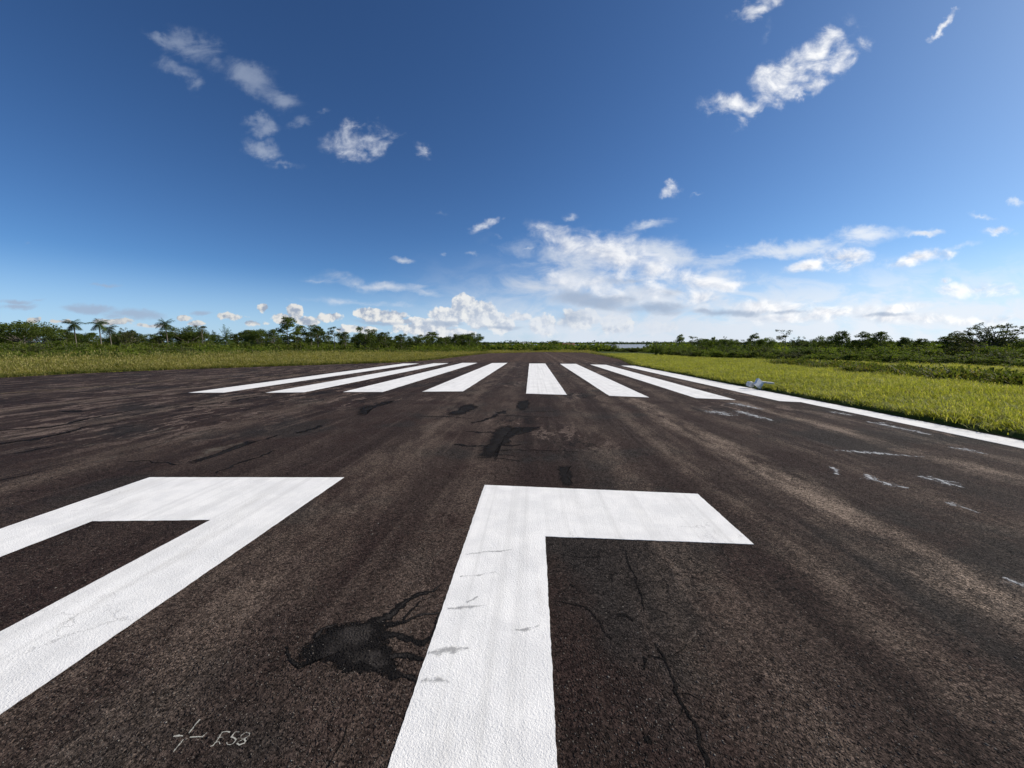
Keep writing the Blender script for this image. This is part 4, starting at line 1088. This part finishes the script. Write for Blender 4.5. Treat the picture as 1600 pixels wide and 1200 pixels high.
# undergrowth that closes the belts behind the shrubs
n = 3800
pxx = np.concatenate([r.uniform(-160, 745, n // 2), r.uniform(1035, 1750, n // 2)])
dep = np.concatenate([r.uniform(66, 130, n // 2) + np.clip((pxx[:n // 2] - 300) / 12, 0, 40), r.uniform(0, 1, n // 2) * 45 + np.clip(30 + (1600 - pxx[n // 2:]) * .12, 34, 90)])
cc = np.array([at_depth(a_, b_) for a_, b_ in zip(pxx, dep)])
hh = np.where(pxx < 900, r.uniform(1.0, 2.5, n), r.uniform(.7, 1.7, n))
leaf_mass('undergrowth', cc[:, 0], cc[:, 1], 60, np.where(pxx < 900, r.uniform(2.5, 5, n), r.uniform(1.5, 3, n)), hh, .16, M_LEAF, 'tangled undergrowth between the shrubs on both sides', 6)

# ------------------------------------------------------------------ grass
def grass_clump(name, seed, n, h, spread, mat, seeds=0.0, bw=.006):
    r = np.random.default_rng(seed); V_ = []
    for i in range(n):
        th = r.uniform(0, 6.28); p = np.array((r.normal() * spread, r.normal() * spread, 0)); hh_ = h * r.uniform(.5, 1.1); lean = r.uniform(.1, .95) * hh_
        d = np.array((math.cos(th), math.sin(th), 0)); s_ = np.array((-math.sin(th), math.cos(th), 0)) * bw * r.uniform(.7, 1.5)
        a = p; b = p + d * lean * .35 + np.array((0, 0, hh_ * .6)); c = p + d * lean + np.array((0, 0, hh_))
        V_ += [a - s_, a + s_, b + s_ * .8, b - s_ * .8, b - s_ * .8, b + s_ * .8, c + s_ * .15, c - s_ * .15]
        if r.random() < seeds:
            c2_ = c + np.array((0, 0, hh_ * .22)) + d * .02; s2 = s_ * 1.6
            V_ += [c - s2 * .2, c + s2 * .2, c2_ + s2, c2_ - s2]
    return mesh_np(name, np.array(V_), quads(len(V_)), mat)

def scatter(name, pts, scl, clumps, label, seed=0):
    """one stuff object: clumps stood on its points by geometry nodes"""
    pts = np.asarray(pts, np.float32)
    me = bpy.data.meshes.new(name); me.vertices.add(len(pts)); me.vertices.foreach_set('co', pts.ravel())
    a = me.attributes.new('scl', 'FLOAT_VECTOR', 'POINT'); a.data.foreach_set('vector', np.asarray(scl, np.float32).ravel())
    r = np.random.default_rng(seed)
    b = me.attributes.new('rot', 'FLOAT_VECTOR', 'POINT'); rt = np.zeros((len(pts), 3), np.float32); rt[:, 2] = r.uniform(0, 6.28, len(pts)); rt[:, 0] = r.normal(size=len(pts)) * .08; b.data.foreach_set('vector', rt.ravel())
    c = me.attributes.new('pick', 'INT', 'POINT'); c.data.foreach_set('value', r.integers(0, len(clumps), len(pts)).astype(np.int32))
    o = link(name, me); tag(o, label, 'grass', kind='stuff')
    ng = bpy.data.node_groups.new(name + '_nodes', 'GeometryNodeTree')
    ng.interface.new_socket('Geometry', in_out='INPUT', socket_type='NodeSocketGeometry'); ng.interface.new_socket('Geometry', in_out='OUTPUT', socket_type='NodeSocketGeometry')
    gi = ng.nodes.new('NodeGroupInput'); go = ng.nodes.new('NodeGroupOutput')
    g2i = ng.nodes.new('GeometryNodeGeometryToInstance')
    for cm in clumps:
        src = bpy.data.objects.new(cm.name + '_source', cm)      # not linked: only a source for the instances
        oi = ng.nodes.new('GeometryNodeObjectInfo'); oi.inputs['Object'].default_value = src; oi.inputs['As Instance'].default_value = True
        ng.links.new(oi.outputs['Geometry'], g2i.inputs[0])
    def attr(nm, ty):
        n_ = ng.nodes.new('GeometryNodeInputNamedAttribute'); n_.data_type = ty; n_.inputs['Name'].default_value = nm; return n_.outputs[0]
    ip = ng.nodes.new('GeometryNodeInstanceOnPoints'); ip.inputs['Pick Instance'].default_value = True
    ng.links.new(gi.outputs[0], ip.inputs['Points']); ng.links.new(g2i.outputs[0], ip.inputs['Instance'])
    ng.links.new(attr('pick', 'INT'), ip.inputs['Instance Index']); ng.links.new(attr('scl', 'FLOAT_VECTOR'), ip.inputs['Scale'])
    e2r = ng.nodes.new('FunctionNodeEulerToRotation'); ng.links.new(attr('rot', 'FLOAT_VECTOR'), e2r.inputs[0]); ng.links.new(e2r.outputs[0], ip.inputs['Rotation'])
    ng.links.new(ip.outputs[0], go.inputs[0])
    md = o.modifiers.new('scatter', 'NODES'); md.node_group = ng
    return o

RP = RUNPOLY
def field_pts(n, xr, yr, power, seed, maxd, mind=0):
    r = np.random.default_rng(seed)
    th0, th1 = xr
    # sample in polar form so that the density falls off with distance
    d = mind + (maxd - mind) * r.random(n) ** power; a = r.uniform(th0, th1, n)
    x = d * np.sin(a); y = d * np.cos(a)
    ok = ~in_poly(x, y, RP) & (y > yr[0]) & (y < yr[1])
    return x[ok], y[ok], d[ok]
def edge_noise(x, y, s=.15):
    return np.sin(x * s * 2.1 + 1.3 * np.sin(y * s * 1.7)) * np.sin(y * s * 2.9 + 2 * np.sin(x * s * .9))

short = [grass_clump('grass_clump', s, 44, .26, .10, M_GRASS, .06, .0055) for s in (1, 2, 3)]
mediumc = [grass_clump('grass_clump', s, 34, .42, .16, M_GRASS, .15, .009) for s in (4, 5, 6)]
yel = [grass_clump('grass_clump', s, 34, .42, .16, M_GRASSY, .3, .010) for s in (7, 8, 9)]
weed = [grass_clump('weed_clump', s, 30, .6, .2, M_WEED, .2, .018) for s in (10, 11, 12)]
# right-hand field
JX, JY = gp(1184, 606)
x, y, d = field_pts(90000, (R(2), R(115)), (-25, 112), .95, 21, 75, 7)
s = 1.0 + .28 * edge_noise(x, y, .5) + .15 * rng.normal(size=len(x)); s = np.clip(s, .45, 1.7)
hgt = s * np.interp(d, [8, 15, 40, 90], [1.0, 1.05, 1.1, 1.3])
# shorter, thinner grass right against the asphalt
def dist_edge(x, y):
    P_ = RP; dm = np.full(len(x), 1e9)
    for i in range(len(P_)):
        a = P_[i]; b = P_[(i + 1) % len(P_)]; ab = b - a; t_ = np.clip(((x - a[0]) * ab[0] + (y - a[1]) * ab[1]) / (ab @ ab), 0, 1)
        dm = np.minimum(dm, np.hypot(x - a[0] - t_ * ab[0], y - a[1] - t_ * ab[1]))
    return dm
de = dist_edge(x, y)
hgt = hgt * np.interp(de, [0, .5, 2.5], [.38, .62, .88])
wd = np.interp(d, [8, 25, 90], [1.0, 1.4, 2.4])
ok = (de > .13) & (np.hypot(x - JX, y - JY) > .42)
scatter('grass', np.stack([x, y, zg(x, y) + .05 * (de < 8) + bank_h(de)], -1)[ok], np.stack([wd, wd, hgt], -1)[ok], short, 'bright green long grass right of the runway', 1)
# left-hand and far verge
n = 2600
px_ = rng.uniform(-150, 760, n); lo = np.interp(px_, [-150, 0, 200, 400, 700, 760], [573, 569, 565.5, 560, 552.3, 551.2]); hi = np.interp(px_, [-150, 0, 200, 400, 600, 740], [562, 558.5, 556, 553, 550.8, 549])
k = np.array([gp(a_, b_) for a_, b_ in zip(px_, hi + (lo - hi) * rng.random(n) ** 1.4)])
leaf_mass('low_scrub', k[:, 0], k[:, 1], 45, rng.uniform(.9, 2.4, n), rng.uniform(.35, 1.0, n) * (1 + .4 * edge_noise(k[:, 0], k[:, 1], .3)), .13, M_LEAF, 'low tangled greenery in front of the scrub left of the runway', 16)
n = 3500
px_ = rng.uniform(-150, 760, n); lo = np.interp(px_, [-150, 0, 200, 400, 700, 760], [574, 570, 566.5, 560.5, 552.3, 551.2]); hi = np.interp(px_, [-150, 0, 200, 400, 600, 740], [562, 558.5, 556, 553, 550.8, 549])
py_ = hi + (lo - hi) * rng.random(n) ** 1.5
k = np.array([gp(a_, b_) for a_, b_ in zip(px_, py_)])
s = np.clip(.9 + .4 * edge_noise(k[:, 0], k[:, 1], .35) + .25 * rng.normal(size=n), .3, 1.8)
scatter('weeds', np.stack([k[:, 0], k[:, 1], zg(k[:, 0], k[:, 1])], -1), np.stack([s * 1.3, s * 1.3, s], -1), weed, 'tall green weeds in front of the scrub left of the runway', 7)
x, y, d = field_pts(90000, (R(-100), R(14)), (-20, 130), .8, 22, 135, 22)
de = dist_edge(x, y)
s = np.clip(1.0 + .35 * edge_noise(x, y, .3) + .22 * rng.normal(size=len(x)), .35, 2.0)
hgt = s * np.interp(de, [0, .6, 4, 20], [.4, .6, .85, 1.2]) * np.interp(y, [60, 100], [1, .75])
wd = np.interp(d, [20, 60, 130], [1.1, 1.7, 2.8])
ok = (de > .05) & (x < at_depth(880, 1)[0] * y + 8)
scatter('grass', np.stack([x, y, zg(x, y)], -1)[ok], np.stack([wd, wd, hgt], -1)[ok], yel, 'yellow-green seeding grass on the left verge and beyond the runway end', 2)
# weeds in the shallow ditch through the right-hand field
P_ = along([(1215, 569), (1300, 577), (1330, 580), (1400, 587), (1500, 596), (1600, 606), (1720, 616)], 300)
k = np.repeat(P_, 12, axis=0) + rng.normal(size=(300 * 12, 2)) * (.5, .3)
s = np.clip(.85 + .55 * edge_noise(k[:, 0], k[:, 1], .9) + .2 * rng.normal(size=len(k)), .3, 1.9)
scatter('weeds', np.stack([k[:, 0], k[:, 1], zg(k[:, 0], k[:, 1])], -1), np.stack([s, s, s * .62], -1), weed, 'dull green weeds along the shallow ditch in the right field', 3)
# low growth creeping over the broken asphalt rim
E_ = []
RPs = resample([tuple(p) for p in RP], .12)
rgt = RPs[(RPs[:, 1] > 1) & (RPs[:, 1] < 90)]
rgt = rgt[(np.abs(rgt[:, 0]) < 60) & ~((rgt[:, 0] > 8.6) & (rgt[:, 1] < 34))]
k = np.repeat(rgt, 3, axis=0) + rng.normal(size=(len(rgt) * 3, 2)) * .10
s = rng.uniform(.25, .6, len(k))
scatter('rim_weeds', np.stack([k[:, 0], k[:, 1], zroad(k[:, 1]) - .03], -1), np.stack([s * 1.1, s * 1.1, s * .7], -1), short + weed, 'low weeds creeping over the broken asphalt edge', 4)
for i_, (a_, b_) in enumerate([(1325, 576), (1362, 581), (1385, 583), (1440, 589), (1475, 591), (1520, 594), (1560, 598), (1592, 601), (1505, 593)]):
    x, y = gp(a_, b_ + 2); shrub(x, y, rr.uniform(1.2, 2.2), rr.uniform(.4, .62), 'low dark bush in the weedy ditch of the right field', 'low bushes along the ditch', rr.choice((2, 4, 2)), 'low_bush')

# ------------------------------------------------------------------ broken white marker pieces by the grass edge
import bmesh
M_CONC = simple('whitewashed_concrete', (0.62, 0.62, 0.60), .8, 14, .22, .02)
M_BOARD = simple('white_board', (0.72, 0.74, 0.75), .6, 9, .08, .004)
def piece(name, px, size, rot, z, mat, label, cat, rough=0.0, seed=0, extra=None):
    x, y = gp(*px); bm = bmesh.new(); bmesh.ops.create_cube(bm, size=1)
    bmesh.ops.scale(bm, verts=bm.verts, vec=size)
    if rough:
        bmesh.ops.subdivide_edges(bm, edges=bm.edges, cuts=3, use_grid_fill=True); q_ = random.Random(seed)
        for v in bm.verts:
            v.co += Vector((q_.uniform(-1, 1), q_.uniform(-1, 1), q_.uniform(-1, 1))) * rough
            if size[1] > .15: v.co = v.co.lerp(v.co.normalized() * size[0] * .52, .55)
    else: bmesh.ops.bevel(bm, geom=bm.edges[:], offset=.006, segments=2, affect='EDGES')
    me = bpy.data.meshes.new(name); bm.to_mesh(me); bm.free(); me.materials.append(mat)
    o = link(name, me); o.location = (x, y, zroad(y) + z); o.rotation_euler = rot
    return tag(o, label, cat)
piece('concrete_lump', (1172, 607), (.24, .22, .20), (.1, .2, .3), .17, M_CONC, 'rough whitish concrete lump at the grass edge beside the tilted board', 'rubble', .016, 2)
piece('marker_board', (1185, 609), (.31, .10, .28), (R(-14), R(38), R(10)), .24, M_BOARD, 'white box-shaped board tilted on its corner in the grass edge', 'board')
piece('plank', (1199, 609), (.42, .10, .06), (R(4), R(7), R(-12)), .27, M_CONC, 'thin whitish plank lying on the grass beside the tilted board', 'plank', .005, 4)

# ------------------------------------------------------------------ a few far houses beyond the runway end
M_WALL = simple('house_wall', (0.55, 0.52, 0.47), .9, 1, .1); M_ROOFR = simple('house_roof', (0.22, 0.11, 0.08), .9, 1, .2); M_ROOFG = simple('grey_roof', (0.35, 0.34, 0.32), .8, 1, .2); M_DARK = simple('window_dark', (0.02, 0.02, 0.025), .3)
def house(px, depth, w_, d_, h, rise, roofm, label, lift=0):
    x, y = at_depth(px, depth); z = float(zg(x, y)) + lift
    e = empty('house', (x, y, z)); tag(e, label, 'house')
    def box(nm, c_, s_, m_, par):
        bm = bmesh.new(); bmesh.ops.create_cube(bm, size=1); bmesh.ops.scale(bm, verts=bm.verts, vec=s_); bmesh.ops.translate(bm, verts=bm.verts, vec=c_)
        me = bpy.data.meshes.new(nm); bm.to_mesh(me); bm.free(); me.materials.append(m_); return link(nm, me, par)
    box('wall', (0, 0, h / 2 - lift / 2), (w_, d_, h + lift), M_WALL, e)
    a = .5
    v = [(-w_ / 2 - a, -d_ / 2 - a, h), (w_ / 2 + a, -d_ / 2 - a, h), (w_ / 2 + a, d_ / 2 + a, h), (-w_ / 2 - a, d_ / 2 + a, h), (-w_ / 2 - a, 0, h + rise), (w_ / 2 + a, 0, h + rise)]
    me = bpy.data.meshes.new('roof'); me.from_pydata([(p[0], p[1], p[2] + .01) for p in v], [], [(0, 1, 5, 4), (2, 3, 4, 5), (0, 4, 3), (1, 2, 5), (3, 2, 1, 0)]); me.update(); me.materials.append(roofm); link('roof', me, e)
    for sx in (-.25, .25): box('window', (sx * w_, -d_ / 2 - .03, h * .55), (w_ * .16, .08, h * .3), M_DARK, e)
house(821, 260, 6, 5, 3.0, 1.4, M_ROOFG, 'small pale house half hidden in scrub beyond the runway end', .2)
house(885, 330, 13, 8, 3.2, 1.8, M_ROOFR, 'low house with a reddish roof right of the small dark tree', .5)
house(936, 340, 6, 5, 3.6, 1.2, M_ROOFG, 'tiny white house just left of the river', .3)
